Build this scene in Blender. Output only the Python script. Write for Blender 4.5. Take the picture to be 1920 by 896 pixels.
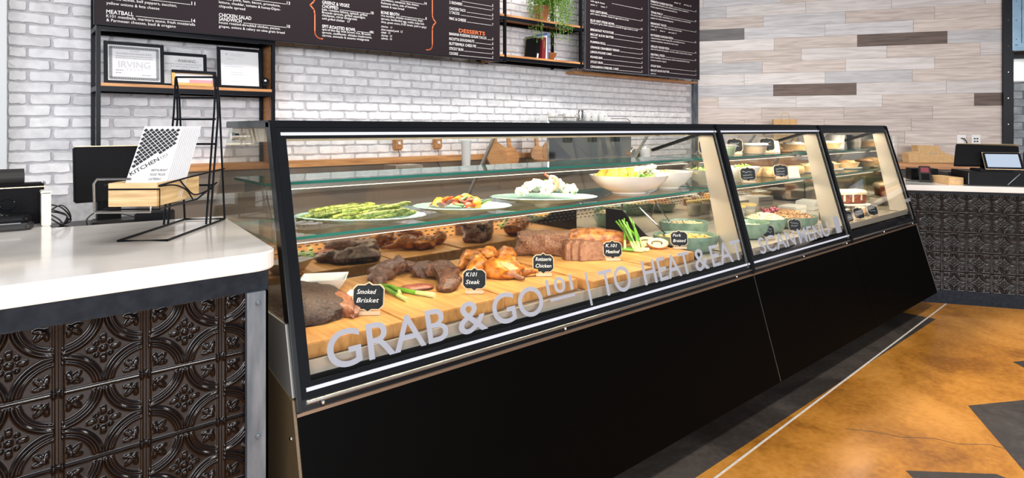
import bpy, bmesh, math, random
from mathutils import Vector, Matrix, noise

# ------------------------------------------------------------------ scene, camera, light
S = bpy.context.scene
for o in list(bpy.data.objects):
    bpy.data.objects.remove(o, do_unlink=True)
COL = S.collection
R = math.radians

# X runs along the display cases, Y towards the brick wall, Z up
cam = bpy.data.objects.new('camera', bpy.data.cameras.new('camera'))
cam.data.sensor_width = 36.0
cam.data.lens = 36.0 * 1137.0 / 1920.0
cam.data.shift_y = -207.0 / 1920.0
cam.data.clip_start = 0.05
cam.location = (0, 0, 1.37)
cam.rotation_euler = (R(90), 0, R(49.58 - 90))
COL.objects.link(cam)
S.camera = cam

w = bpy.data.worlds.new('room_light')
S.world = w
w.use_nodes = True
w.node_tree.nodes['Background'].inputs[0].default_value = (0.93, 0.95, 1.0, 1)
w.node_tree.nodes['Background'].inputs[1].default_value = 0.16

def area(name, loc, rot, sx, sy, power, col=(1, 1, 1)):
    l = bpy.data.lights.new(name, 'AREA')
    l.shape = 'RECTANGLE'; l.size = sx; l.size_y = sy; l.energy = power; l.color = col
    o = bpy.data.objects.new(name, l); o.location = loc; o.rotation_euler = rot
    COL.objects.link(o)
    return o
# ceiling fixtures of the room: a row over the staff aisle, a row over the customers
area('ceiling_lamp', (2.0, 3.0, 3.6), (0, 0, 0), 1.2, 0.25, 58, (1, .96, .9))
area('ceiling_lamp', (5.0, 2.9, 3.6), (0, 0, 0), 1.2, 0.25, 68, (1, .96, .9))
area('ceiling_lamp', (0.6, 0.3, 3.6), (0, 0, 0), 1.2, 0.3, 60, (1, .97, .93))
area('ceiling_lamp', (4.0, 0.2, 3.6), (0, 0, 0), 1.2, 0.3, 65, (1, .95, .88))
# added frontal fill behind the camera, kept clear of the glass reflections
area('front_fill', (-1.5, -5.6, 2.35), (R(88), 0, R(-20)), 9.0, 1.8, 820, (.94, .96, 1))

S.view_settings.view_transform = 'Standard'
S.view_settings.look = 'None'
S.view_settings.exposure = 0.12
S.view_settings.gamma = 1.0
S.view_settings.use_curve_mapping = False
S.cycles.transparent_max_bounces = 32
S.cycles.max_bounces = 10
S.cycles.caustics_reflective = False
S.cycles.caustics_refractive = False
S.cycles.sample_clamp_indirect = 6.0

# ------------------------------------------------------------------ materials
def _mat(name):
    m = bpy.data.materials.new(name); m.use_nodes = True
    nt = m.node_tree
    return m, nt, nt.nodes['Principled BSDF']

def c4(c): return (c[0], c[1], c[2], 1)

def pmat(name, c1, c2=None, scale=8, rough=.5, metal=0, bump=0, stretch=(1, 1, 1), detail=5, spec=.5,
         rnd=False, rv=0, pos=(.35, .65), c3=None, coat=0, bscale=None, distort=0, trans=0, sub=0):
    m, nt, b = _mat(name)
    N, L = nt.nodes, nt.links
    b.inputs['Roughness'].default_value = rough
    b.inputs['Metallic'].default_value = metal
    b.inputs['Specular IOR Level'].default_value = spec
    b.inputs['Coat Weight'].default_value = coat
    b.inputs['Coat Roughness'].default_value = .08
    if sub:
        b.inputs['Subsurface Weight'].default_value = sub
        b.inputs['Subsurface Radius'].default_value = (.01, .006, .004)
    if c2 is None and not bump:
        b.inputs['Base Color'].default_value = c4(c1)
        return m
    tc = N.new('ShaderNodeTexCoord'); mp = N.new('ShaderNodeMapping')
    L.new(tc.outputs['Object'], mp.inputs['Vector'])
    mp.inputs['Scale'].default_value = stretch
    if rnd or rv:
        oi = N.new('ShaderNodeObjectInfo')
    if rnd:
        mu = N.new('ShaderNodeMath'); mu.operation = 'MULTIPLY'; mu.inputs[1].default_value = 41.0
        L.new(oi.outputs['Random'], mu.inputs[0]); L.new(mu.outputs[0], mp.inputs['Location'])
    no = N.new('ShaderNodeTexNoise')
    no.inputs['Scale'].default_value = scale; no.inputs['Detail'].default_value = detail
    no.inputs['Distortion'].default_value = distort
    L.new(mp.outputs[0], no.inputs['Vector'])
    if c2 is not None:
        cr = N.new('ShaderNodeValToRGB')
        cr.color_ramp.elements[0].position = pos[0]; cr.color_ramp.elements[0].color = c4(c1)
        cr.color_ramp.elements[1].position = pos[1]; cr.color_ramp.elements[1].color = c4(c2)
        if c3 is not None:
            e = cr.color_ramp.elements.new(min(.98, pos[1] + .15)); e.color = c4(c3)
        L.new(no.outputs['Fac'], cr.inputs['Fac'])
        out = cr.outputs['Color']
        if rv:
            hs = N.new('ShaderNodeHueSaturation')
            mr = N.new('ShaderNodeMapRange')
            mr.inputs['To Min'].default_value = 1 - rv; mr.inputs['To Max'].default_value = 1 + rv
            L.new(oi.outputs['Random'], mr.inputs['Value']); L.new(mr.outputs[0], hs.inputs['Value'])
            L.new(out, hs.inputs['Color']); out = hs.outputs['Color']
        L.new(out, b.inputs['Base Color'])
    else:
        b.inputs['Base Color'].default_value = c4(c1)
    if bump:
        bp = N.new('ShaderNodeBump'); bp.inputs['Strength'].default_value = bump
        bp.inputs['Distance'].default_value = .004
        if bscale:
            n2 = N.new('ShaderNodeTexNoise'); n2.inputs['Scale'].default_value = bscale
            n2.inputs['Detail'].default_value = 4
            L.new(mp.outputs[0], n2.inputs['Vector']); L.new(n2.outputs['Fac'], bp.inputs['Height'])
        else:
            L.new(no.outputs['Fac'], bp.inputs['Height'])
        L.new(bp.outputs[0], b.inputs['Normal'])
    return m

def glass_mat(name, tint=(1, 1, 1), rough=0.0, ior=1.45, veil=0, veilcol=(1, 1, 1)):
    m = bpy.data.materials.new(name); m.use_nodes = True
    nt = m.node_tree; N, L = nt.nodes, nt.links
    for n in list(N): N.remove(n)
    out = N.new('ShaderNodeOutputMaterial'); mx = N.new('ShaderNodeMixShader')
    fr = N.new('ShaderNodeFresnel')
    ge = N.new('ShaderNodeNewGeometry'); mr = N.new('ShaderNodeMapRange')     # a thin pane reflects alike from both sides
    mr.inputs['To Min'].default_value = ior; mr.inputs['To Max'].default_value = 1 / ior
    L.new(ge.outputs['Backfacing'], mr.inputs['Value']); L.new(mr.outputs[0], fr.inputs['IOR'])
    tr = N.new('ShaderNodeBsdfTransparent'); tr.inputs[0].default_value = c4(tint)
    gl = N.new('ShaderNodeBsdfGlossy'); gl.inputs['Roughness'].default_value = rough
    L.new(fr.outputs[0], mx.inputs[0]); L.new(gl.outputs[0], mx.inputs[2])
    if veil:
        df = N.new('ShaderNodeBsdfDiffuse'); df.inputs[0].default_value = c4(veilcol)
        m2 = N.new('ShaderNodeMixShader'); m2.inputs[0].default_value = veil
        L.new(tr.outputs[0], m2.inputs[1]); L.new(df.outputs[0], m2.inputs[2])
        L.new(m2.outputs[0], mx.inputs[1])
    else:
        L.new(tr.outputs[0], mx.inputs[1])
    L.new(mx.outputs[0], out.inputs[0])
    return m

def emit_mat(name, col, strength):
    m, nt, b = _mat(name)
    b.inputs['Base Color'].default_value = (.02, .02, .02, 1); b.inputs['Specular IOR Level'].default_value = .2
    b.inputs['Emission Color'].default_value = c4(col)
    b.inputs['Emission Strength'].default_value = strength
    return m

M = {}
M['brick'] = pmat('white_painted_brick', (.70, .685, .70), (.86, .855, .87), 14, .75, bump=.5, bscale=60, rnd=True, rv=.06, pos=(.3, .6))
M['mortar'] = pmat('grey_mortar', (.46, .45, .47), (.58, .57, .59), 30, .9, bump=.4)
M['white_wall'] = pmat('white_paint', (.64, .66, .67), rough=.6)
wd = dict(rough=.6, stretch=(1.0, 14, 14), scale=3.2, detail=8, rnd=True, rv=.09, bump=.12, distort=.6)
M['plank1'] = pmat('pale_grey_plank', (.56, .52, .50), (.76, .72, .71), pos=(.3, .62), **wd)
M['plank2'] = pmat('warm_grey_plank', (.46, .39, .35), (.68, .60, .55), pos=(.3, .65), **wd)
M['plank3'] = pmat('cool_grey_plank', (.46, .45, .465), (.66, .65, .67), pos=(.3, .65), **wd)
M['plank4'] = pmat('brown_plank', (.085, .055, .045), (.19, .135, .11), pos=(.3, .7), **wd)
M['plank5'] = pmat('slate_plank', (.10, .095, .10), (.19, .18, .185), pos=(.3, .7), **wd)
M['orange_wood'] = pmat('orange_wood', (.42, .17, .055), (.66, .32, .12), 4, .45, stretch=(1, 12, 12), detail=6, distort=.4)
M['butcher'] = pmat('butcher_block', (.42, .175, .042), (.65, .335, .105), 3, .4, stretch=(16, 1.2, 6), detail=6, rnd=True, distort=.3, pos=(.3, .7))
M['box_wood'] = pmat('pale_oak', (.55, .35, .16), (.74, .54, .29), 4, .5, stretch=(2, 2, 26), detail=5, distort=.3)
M['black_metal'] = pmat('black_metal', (.005, .006, .009), rough=.35, spec=.14)
M['black_frame'] = pmat('black_aluminium', (.003, .0035, .005), rough=.22, spec=.45)
M['black_panel'] = pmat('black_laminate', (.0009, .0009, .0009), rough=.45, spec=.04)
M['blue_black'] = pmat('blue_black_paint', (.012, .016, .022), (.02, .025, .034), 40, .5, bump=.05, spec=.1)
M['steel'] = pmat('brushed_steel', (.50, .49, .47), (.62, .61, .59), 6, .28, 1, stretch=(1, 30, 30))
M['mirror_steel'] = pmat('mirror_steel', (.72, .67, .60), rough=.06, metal=1)
M['deck_steel'] = pmat('deck_steel', (.50, .44, .36), rough=.3, metal=.35)
M['bracket_steel'] = pmat('raw_steel', (.10, .125, .15), (.21, .24, .27), 9, .42, .45, stretch=(3, 3, .6), bump=.05)
M['chrome'] = pmat('chrome', (.85, .85, .85), rough=.06, metal=1)
M['end_beige'] = pmat('bronze_end_panel', (.13, .09, .045), (.17, .12, .065), 300, .4, 0)
M['end_strip'] = pmat('pale_steel_strip', (.68, .62, .53), rough=.38, metal=.55)
M['end_grey'] = pmat('grey_end_plate', (.30, .29, .27), rough=.35, metal=.3)
M['liner'] = pmat('cream_liner', (.70, .66, .58), rough=.4)
M['tin'] = pmat('embossed_dark_tin', (.0035, .0022, .0022), (.007, .0042, .004), 25, .15, .0, spec=.34, bump=.015, bscale=250)
M['quartz'] = pmat('white_quartz', (.77, .735, .70), (.64, .61, .58), 2.2, .12, detail=10, distort=1.4, pos=(.46, .72), coat=.3)
M['glass'] = glass_mat('clear_glass', (.985, .99, .985))
M['front_glass'] = glass_mat('front_glass', (.97, .975, .97))
M['end_glass'] = glass_mat('end_glass', (.86, .84, .79), veil=.02)
M['shelf_glass'] = glass_mat('shelf_glass', (.93, .97, .95))
M['green_edge'] = pmat('green_glass_edge', (.015, .20, .155), rough=.12, spec=.8)
M['ceramic_black'] = pmat('black_glass_border', (.006, .007, .009), rough=.1, spec=.5)
M['frost'] = pmat('frosted_vinyl', (.50, .53, .62), rough=.6)
M['led'] = emit_mat('warm_led', (1.0, .86, .62), 3.0)
M['white'] = pmat('white_ceramic', (.85, .84, .81), rough=.2, coat=.3)
M['white_plastic'] = pmat('white_plastic', (.80, .80, .79), rough=.4)
M['paper'] = pmat('white_paper', (.70, .70, .72), rough=.7)
M['print_black'] = pmat('black_print', (.02, .02, .022), rough=.6)
M['print_grey'] = pmat('grey_print', (.30, .31, .33), rough=.7)
M['print_light'] = pmat('light_grey_print', (.52, .53, .56), rough=.7)
M['print_white'] = pmat('white_print', (.82, .80, .80), rough=.6)
M['print_orange'] = pmat('orange_print', (.80, .17, .05), rough=.6)
M['pink_paper'] = pmat('pink_paper', (.75, .30, .33), rough=.7)
M['chalk'] = pmat('chalk_black', (.008, .011, .015), (.018, .022, .027), 40, .7, spec=.1)
M['chalk_white'] = pmat('chalk_white', (.80, .82, .82), rough=.8)
M['tag_rim'] = pmat('pale_wood_rim', (.56, .43, .29), rough=.6)
M['board'] = pmat('menu_board', (.016, .010, .013), (.022, .015, .019), 200, .5, spec=.12)
M['gold'] = pmat('gold_frame', (.62, .33, .10), (.75, .45, .17), 12, .35, .7, stretch=(1, 1, 8))
M['cardboard'] = pmat('kraft_cardboard', (.55, .34, .15), (.62, .40, .19), 30, .75)
M['plastic_black'] = pmat('black_plastic', (.004, .004, .005), (.007, .007, .008), 300, .42, bump=.05, spec=.08)
M['plastic_grey'] = pmat('dark_grey_plastic', (.03, .028, .027), rough=.45, spec=.15)
M['screen'] = emit_mat('lit_screen', (.62, .74, .92), .75)
M['red_screen'] = emit_mat('red_screen', (.55, .06, .10), .5)
M['gold_edge'] = pmat('champagne_trim', (.72, .55, .33), rough=.3, metal=.8)
M['bronze'] = pmat('bronze_edge', (.20, .13, .085), rough=.4, metal=.6)
M['cable'] = pmat('black_cable', (.01, .01, .01), rough=.45)
M['sage'] = pmat('sage_glaze', (.13, .23, .165), (.24, .35, .255), 22, .3, coat=.3, pos=(.35, .6), detail=8)
M['aqua'] = pmat('aqua_glaze', (.36, .62, .55), (.54, .76, .69), 9, .2, coat=.4)
M['smoked'] = pmat('smoked_bark', (.022, .013, .010), (.085, .045, .03), 120, .65, bump=1.0, detail=9, c3=(.13, .07, .045))
M['steak'] = pmat('seared_steak', (.035, .014, .009), (.16, .065, .035), 75, .45, bump=1.0, detail=9, c3=(.24, .10, .05))
M['brisket_cut'] = pmat('brisket_cut', (.17, .055, .025), (.36, .15, .075), 80, .4, bump=.5)
M['rare'] = pmat('rare_meat', (.22, .05, .03), (.42, .14, .085), 70, .35, detail=4)
M['chicken'] = pmat('roast_chicken', (.22, .05, .006), (.56, .20, .018), 42, .32, bump=.8, detail=7, c3=(.70, .33, .05), rnd=True)
M['roast'] = pmat('glazed_roast', (.20, .05, .012), (.60, .22, .05), 40, .3, bump=.7, detail=8, c3=(.75, .34, .08))
M['meatloaf'] = pmat('meatloaf_crust', (.13, .05, .022), (.30, .14, .07), 110, .55, bump=.9, detail=8, c3=(.38, .20, .10))
M['meatcut'] = pmat('meatloaf_cut', (.24, .115, .06), (.38, .20, .115), 60, .6, bump=.5)
M['porkcut'] = pmat('pork_cut', (.46, .30, .18), (.64, .48, .33), 30, .5)
M['herb'] = pmat('herb_filling', (.08, .08, .03), (.22, .18, .07), 80, .6, bump=.5)
M['asparagus'] = pmat('grilled_asparagus', (.045, .065, .008), (.21, .25, .035), 90, .4, rnd=True, rv=.35, bump=.5, c3=(.38, .40, .10), pos=(.36, .56))
M['scallion'] = pmat('scallion_green', (.06, .20, .012), (.17, .38, .03), 14, .35, rnd=True)
M['scallion_white'] = pmat('scallion_white', (.38, .50, .13), (.60, .63, .38), 10, .35)
M['cauli'] = pmat('cauliflower', (.80, .77, .62), (.90, .88, .78), 30, .6, bump=.6, rnd=True)
M['shrimp'] = pmat('shrimp', (.80, .30, .12), (.88, .60, .38), 20, .3)
M['shrimp_tail'] = pmat('shrimp_tail', (.75, .08, .03), rough=.3)
M['leaf'] = pmat('green_leaf', (.10, .28, .03), (.26, .48, .08), 12, .45, rnd=True)
M['corn'] = pmat('grilled_corn', (.55, .28, .02), (.86, .58, .08), 20, .35, rnd=True, bump=.5, c3=(.92, .70, .2))
M['kernel'] = pmat('corn_kernel', (.80, .47, .05), (.92, .65, .15), 60, .35)
M['zucchini'] = pmat('zucchini', (.50, .55, .16), (.70, .72, .35), 20, .4)
M['zucchini_skin'] = pmat('zucchini_skin', (.05, .16, .02), rough=.35)
M['pepper_red'] = pmat('red_pepper', (.50, .04, .02), (.70, .12, .04), 20, .3, rnd=True)
M['pepper_orange'] = pmat('orange_pepper', (.70, .22, .02), (.85, .40, .05), 20, .3, rnd=True)
M['onion_purple'] = pmat('charred_onion', (.16, .05, .06), (.42, .20, .16), 20, .4, rnd=True)
M['pasta'] = pmat('macaroni', (.62, .38, .09), (.82, .60, .22), 40, .5, rnd=True)
M['slaw'] = pmat('pale_salad', (.60, .46, .24), (.80, .70, .45), 40, .55)
M['grape'] = pmat('red_grape', (.12, .015, .03), (.22, .03, .05), 10, .25, rnd=True)
M['pecan'] = pmat('pecan_topping', (.20, .09, .035), (.48, .26, .11), 60, .55, bump=1)
M['bread'] = pmat('toasted_bread', (.55, .32, .13), (.78, .56, .30), 12, .6, rnd=True)
M['crust'] = pmat('pie_crust', (.60, .38, .16), (.78, .56, .28), 14, .6, rnd=True)
M['cream'] = pmat('whipped_cream', (.85, .82, .76), rough=.5)
M['redcake'] = pmat('red_velvet', (.17, .04, .02), (.28, .08, .04), 50, .8, bump=.6)
M['icing'] = pmat('tan_icing', (.74, .58, .38), (.83, .70, .52), 25, .5)
M['broth'] = pmat('orange_soup', (.72, .34, .06), (.82, .46, .12), 10, .3)
M['clear_plastic'] = glass_mat('clear_plastic', (.93, .94, .92), rough=.1, ior=1.4, veil=.16)
M['lid'] = pmat('cream_lid', (.72, .52, .17), rough=.4)
M['terracotta'] = pmat('brown_bowl', (.25, .09, .03), (.38, .15, .05), 10, .4)
M['green_foliage'] = pmat('foliage', (.07, .18, .012), (.22, .42, .05), 30, .5)
M['blue_steel'] = pmat('blue_grey_steel', (.13, .21, .28), (.19, .28, .36), 5, .35, .5)
M['cmu'] = pmat('grey_glazed_brick', (.20, .23, .25), (.42, .46, .48), 9, .3, bump=.4, rnd=True)
M['cmu_joint'] = pmat('dark_joint', (.16, .18, .20), rough=.8)
M['dark_cabinet'] = pmat('dark_cabinet', (.05, .045, .042), rough=.5)
M['taupe'] = pmat('taupe_cabinet', (.30, .23, .18), rough=.45)
M['brown_glass'] = pmat('brown_board', (.38, .17, .06), (.50, .25, .10), 6, .5, stretch=(1, 1, 8))

# polished stained concrete with darker stained stars and the cases' shadow painted in
def floor_mat(name, a, b, d, crack=True):
    m, nt, p = _mat(name); N, L = nt.nodes, nt.links
    tc = N.new('ShaderNodeTexCoord')
    n1 = N.new('ShaderNodeTexNoise'); n1.inputs['Scale'].default_value = 1.6; n1.inputs['Detail'].default_value = 9
    n1.inputs['Roughness'].default_value = .65; n1.inputs['Distortion'].default_value = .5
    n2 = N.new('ShaderNodeTexNoise'); n2.inputs['Scale'].default_value = 38; n2.inputs['Detail'].default_value = 5
    L.new(tc.outputs['Object'], n1.inputs['Vector']); L.new(tc.outputs['Object'], n2.inputs['Vector'])
    mx = N.new('ShaderNodeMath'); mx.operation = 'MULTIPLY_ADD'; mx.inputs[1].default_value = .22
    L.new(n2.outputs['Fac'], mx.inputs[0]); L.new(n1.outputs['Fac'], mx.inputs[2])
    cr = N.new('ShaderNodeValToRGB'); e = cr.color_ramp.elements
    e[0].position = .46; e[0].color = c4(a); e[1].position = .74; e[1].color = c4(d)
    k = e.new(.60); k.color = c4(b)
    L.new(mx.outputs[0], cr.inputs[0]); L.new(cr.outputs[0], p.inputs['Base Color'])
    rr = N.new('ShaderNodeMapRange'); rr.inputs['To Min'].default_value = .12; rr.inputs['To Max'].default_value = .3
    L.new(n2.outputs['Fac'], rr.inputs['Value']); L.new(rr.outputs[0], p.inputs['Roughness'])
    p.inputs['Specular IOR Level'].default_value = .5
    return m
M['floor'] = floor_mat('amber_concrete', (.26, .095, .014), (.46, .185, .026), (.62, .27, .05))
M['floor_dark'] = floor_mat('stained_and_shaded_concrete', (.035, .028, .024), (.052, .043, .038), (.085, .07, .06))
M['floor_line'] = pmat('pale_joint_line', (.62, .56, .48), (.74, .68, .60), 30, .6)

# ------------------------------------------------------------------ mesh helpers
class MB:
    def __init__(s): s.v = []; s.f = []; s.m = []
    def add(s, v, f, mi=0):
        k = len(s.v); s.v += [tuple(p) for p in v]
        s.f += [tuple(i + k for i in q) for q in f]; s.m += [mi] * len(f); return s
    def box(s, x0, x1, y0, y1, z0, z1, mi=0):
        return s.add([(x0, y0, z0), (x1, y0, z0), (x1, y1, z0), (x0, y1, z0), (x0, y0, z1), (x1, y0, z1), (x1, y1, z1), (x0, y1, z1)],
                     [(0, 3, 2, 1), (4, 5, 6, 7), (0, 1, 5, 4), (1, 2, 6, 5), (2, 3, 7, 6), (3, 0, 4, 7)], mi)
    def prism(s, poly, axis, a, b, mi=0, mcap=None):
        def P(q, t):
            return (t, q[0], q[1]) if axis == 'x' else (q[0], t, q[1]) if axis == 'y' else (q[0], q[1], t)
        n = len(poly)
        v = [P(q, a) for q in poly] + [P(q, b) for q in poly]
        k = len(s.v); s.v += v
        fs = [tuple(range(n)), tuple(range(2 * n - 1, n - 1, -1))]
        s.f += [tuple(i + k for i in q) for q in fs]; s.m += [mi if mcap is None else mcap] * 2
        fs = [(i, (i + 1) % n, (i + 1) % n + n, i + n) for i in range(n)]
        s.f += [tuple(i + k for i in q) for q in fs]; s.m += [mi] * n
        return s
    def tube(s, pts, r, n=8, closed=False, mi=0):
        return s.sweep(pts, [r] * len(pts), n, closed=closed, mi=mi)
    def sweep(s, pts, rad, n=10, flat=1.0, closed=False, nz=0, fr=20, mi=0, seed=0, up=None):
        pts = [Vector(p) for p in pts]; m = len(pts); rings = []
        tl = None
        for i, p in enumerate(pts):
            if closed: t = pts[(i + 1) % m] - pts[i - 1]
            else: t = pts[min(i + 1, m - 1)] - pts[max(i - 1, 0)]
            t.normalize()
            u = Vector(up) if up else Vector((0, 0, 1))
            if abs(t.dot(u)) > .95: u = Vector((1, 0, 0)) if abs(t.x) < .9 else Vector((0, 1, 0))
            a = t.cross(u).normalized(); b = a.cross(t).normalized()
            if tl is not None:
                # keep frames from flipping
                if a.dot(tl) < 0: a = -a; b = -b
            tl = a
            r = rad[i] if not isinstance(rad[i], tuple) else rad[i][0]
            rb = rad[i] * flat if not isinstance(rad[i], tuple) else rad[i][1]
            ring = []
            for k in range(n):
                an = 2 * math.pi * k / n
                q = p + a * (math.cos(an) * r) + b * (math.sin(an) * rb)
                if nz:
                    q = q + (q - p) * (nz * noise.noise(q * fr + Vector((seed, 0, 0))))
                ring.append(q)
            rings.append(ring)
        v = [q for ring in rings for q in ring]; f = []
        for i in range(m if closed else m - 1):
            j = (i + 1) % m
            for k in range(n):
                f.append((i * n + k, i * n + (k + 1) % n, j * n + (k + 1) % n, j * n + k))
        if not closed:
            f.append(tuple(range(n - 1, -1, -1))); f.append(tuple((m - 1) * n + k for k in range(n)))
        return s.add(v, f, mi)
    def lathe(s, prof, n=32, c=(0, 0, 0), sx=1, sy=1, mi=0, wob=0, wn=0):
        v = []; f = []
        for (r, z) in prof:
            for k in range(n):
                an = 2 * math.pi * k / n
                rr = r * (1 + wob * math.cos(wn * an))
                v.append((c[0] + rr * math.cos(an) * sx, c[1] + rr * math.sin(an) * sy, c[2] + z))
        for i in range(len(prof) - 1):
            for k in range(n):
                f.append((i * n + k, i * n + (k + 1) % n, (i + 1) * n + (k + 1) % n, (i + 1) * n + k))
        f.append(tuple(range(n - 1, -1, -1))); m = len(prof) - 1
        f.append(tuple(m * n + k for k in range(n)))
        return s.add(v, f, mi)
    def blob(s, rx, ry, rz, c=(0, 0, 0), seed=0, amp=.15, fr=3, sub=3, floor=None, mi=0):
        bm = bmesh.new(); bmesh.ops.create_icosphere(bm, subdivisions=sub, radius=1)
        v = []
        for q in bm.verts:
            d = 1 + amp * noise.noise(q.co * fr + Vector((seed * 7.3, seed * 3.1, seed))) + amp * .4 * noise.noise(q.co * fr * 3.1 + Vector((seed, 5, 2)))
            z = q.co.z * d * rz
            if floor is not None: z = max(z, floor)
            v.append((c[0] + q.co.x * d * rx, c[1] + q.co.y * d * ry, c[2] + z))
        f = [tuple(x.index for x in q.verts) for q in bm.faces]
        bm.free(); return s.add(v, f, mi)
    def merge(s, o, mx=None, mi=None):
        v = [mx @ Vector(p) for p in o.v] if mx is not None else o.v
        k = len(s.v); s.v += [tuple(p) for p in v]
        s.f += [tuple(i + k for i in q) for q in o.f]
        s.m += o.m if mi is None else [mi] * len(o.f); return s
    def xf(s, mx):
        s.v = [tuple(mx @ Vector(p)) for p in s.v]; return s
    def mesh(s, name, mats, smooth=False, bevel=0, shift=(0, 0, 0), fix=True):
        me = bpy.data.meshes.new(name)
        vv = [(p[0] - shift[0], p[1] - shift[1], p[2] - shift[2]) for p in s.v]
        me.from_pydata(vv, [], s.f)
        mats = mats if isinstance(mats, (list, tuple)) else [mats]
        for m in mats: me.materials.append(M[m])
        for i, p in enumerate(me.polygons): p.material_index = s.m[i]
        if fix or bevel:
            bm = bmesh.new(); bm.from_mesh(me)
            if fix: bmesh.ops.recalc_face_normals(bm, faces=bm.faces)
            if bevel:
                ed = [e for e in bm.edges if len(e.link_faces) == 2 and e.calc_face_angle(0) > .5]
                bmesh.ops.bevel(bm, geom=ed, offset=bevel, segments=2, affect='EDGES', clamp_overlap=True)
            bm.to_mesh(me); bm.free()
        if smooth:
            me.shade_smooth()
            try: me.set_sharp_from_angle(angle=R(40))
            except Exception: pass
        me.update(); return me

def link(name, data, parent=None, loc=(0, 0, 0), rz=0, rot=None):
    o = bpy.data.objects.new(name, data); COL.objects.link(o)
    o.parent = parent; o.location = loc
    o.rotation_euler = rot if rot else (0, 0, rz)
    return o
def tag(o, label=None, cat=None, group=None, kind=None):
    if label: o['label'] = label
    if cat: o['category'] = cat
    if group: o['group'] = group
    if kind: o['kind'] = kind
    return o
def thing(name, label, cat, loc=(0, 0, 0), rz=0, group=None, kind=None, rot=None):
    return tag(link(name, None, None, loc, rz, rot), label, cat, group, kind)
def part(name, mb, mats, parent, smooth=False, bevel=0, world=False, label=None, fix=True):
    sh = (0, 0, 0)
    if world:
        p = parent
        while p is not None:
            sh = tuple(a + b for a, b in zip(sh, p.location)); p = p.parent
    o = link(name, mb.mesh(name, mats, smooth, bevel, sh, fix), parent)
    if label: o['label'] = label
    return o
def solo(name, mb, mats, label, cat, loc=(0, 0, 0), rz=0, group=None, smooth=False, bevel=0, kind=None, rot=None):
    return tag(link(name, mb.mesh(name, mats, smooth, bevel), None, loc, rz, rot), label, cat, group, kind)
def struct(name, mb, mats, loc=(0, 0, 0), rz=0, smooth=False, bevel=0):
    return tag(link(name, mb.mesh(name, mats, smooth, bevel), None, loc, rz), kind='structure')
def copy_tree(o, parent=None):
    c = o.copy(); COL.objects.link(c); c.parent = parent
    for ch in [k for k in bpy.data.objects if k.parent == o]: copy_tree(ch, c)
    return c

_tc = None
def text(body, size, x=0, z=0, width=None, align='LEFT', bold=0, shear=0, y=0, thick=0, spacing=1.0):
    """lettering as a flat mesh in the XZ plane, facing -Y"""
    cu = bpy.data.curves.new('lettering', 'FONT')
    cu.body = body; cu.size = size; cu.align_x = align; cu.resolution_u = 8 if size > .05 else 2
    cu.offset = bold; cu.shear = shear; cu.extrude = thick; cu.space_character = spacing
    o = bpy.data.objects.new('lettering', cu); COL.objects.link(o)
    me = o.to_mesh()
    v = [tuple(p.co) for p in me.vertices]; f = [tuple(p.vertices) for p in me.polygons]
    o.to_mesh_clear(); bpy.data.objects.remove(o); bpy.data.curves.remove(cu)
    mb = MB()
    if not v: return mb
    if width:
        x0 = min(p[0] for p in v); x1 = max(p[0] for p in v); k = width / (x1 - x0)
        v = [((p[0] - x0) * k, p[1], p[2]) for p in v]
    return mb.add([(p[0] + x, y - p[2], p[1] + z) for p in v], f)

rng = random.Random(7)
def curve(pts, k=6):
    P = [Vector(p) for p in pts]; n = len(P); out = []
    for i in range(n - 1):
        a, b, c, d = P[max(i - 1, 0)], P[i], P[i + 1], P[min(i + 2, n - 1)]
        for j in range(k):
            t = j / k
            out.append(tuple(.5 * ((2 * b) + (c - a) * t + (2 * a - 5 * b + 4 * c - d) * t * t + (3 * b - a - 3 * c + d) * t ** 3)))
    return out + [tuple(P[-1])]
def yf(z): return 1.773 - .281 * (1.394 - z)      # slanted front plane of the display cases

# ------------------------------------------------------------------ floor
fl = MB()
FX0, FX1 = -3.5, 10.5
def line_y(x): return 1.294 + (x - 2.149) * .0329
fl.add([(FX0, -5, 0), (FX1, -5, 0), (FX1, 1.345, 0), (FX0, 1.345, 0)], [(0, 1, 2, 3)], 0)
fl.add([(FX0, 1.345, 0), (5.15, 1.345, 0), (5.15, 6.2, 0), (FX0, 6.2, 0)], [(0, 1, 2, 3)], 1)  # dark band along the cases: their shadow put into the floor colour
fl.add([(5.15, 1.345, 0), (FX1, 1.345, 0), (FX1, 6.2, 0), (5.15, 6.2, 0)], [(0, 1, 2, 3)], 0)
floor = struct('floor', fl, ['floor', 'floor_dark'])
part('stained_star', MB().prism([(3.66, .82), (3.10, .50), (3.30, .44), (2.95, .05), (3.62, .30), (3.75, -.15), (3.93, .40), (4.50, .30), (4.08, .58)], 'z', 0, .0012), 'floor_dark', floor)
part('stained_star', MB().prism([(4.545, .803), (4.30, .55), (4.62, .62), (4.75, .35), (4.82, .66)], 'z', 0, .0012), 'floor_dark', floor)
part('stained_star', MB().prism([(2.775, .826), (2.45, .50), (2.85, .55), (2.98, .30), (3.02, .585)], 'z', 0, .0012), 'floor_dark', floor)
ln = MB().prism([(-1, line_y(-1) - .0045), (5.66, line_y(5.66) - .0045), (5.66, line_y(5.66) + .0045), (-1, line_y(-1) + .0045)], 'z', 0, .0015)
part('joint_line', ln, 'floor_line', floor)
cr = MB()
cp = [(2.95, 1.12), (3.02, 1.03), (3.06, .93), (3.16, .83), (3.18, .75), (3.28, .66), (3.30, .55)]
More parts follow.
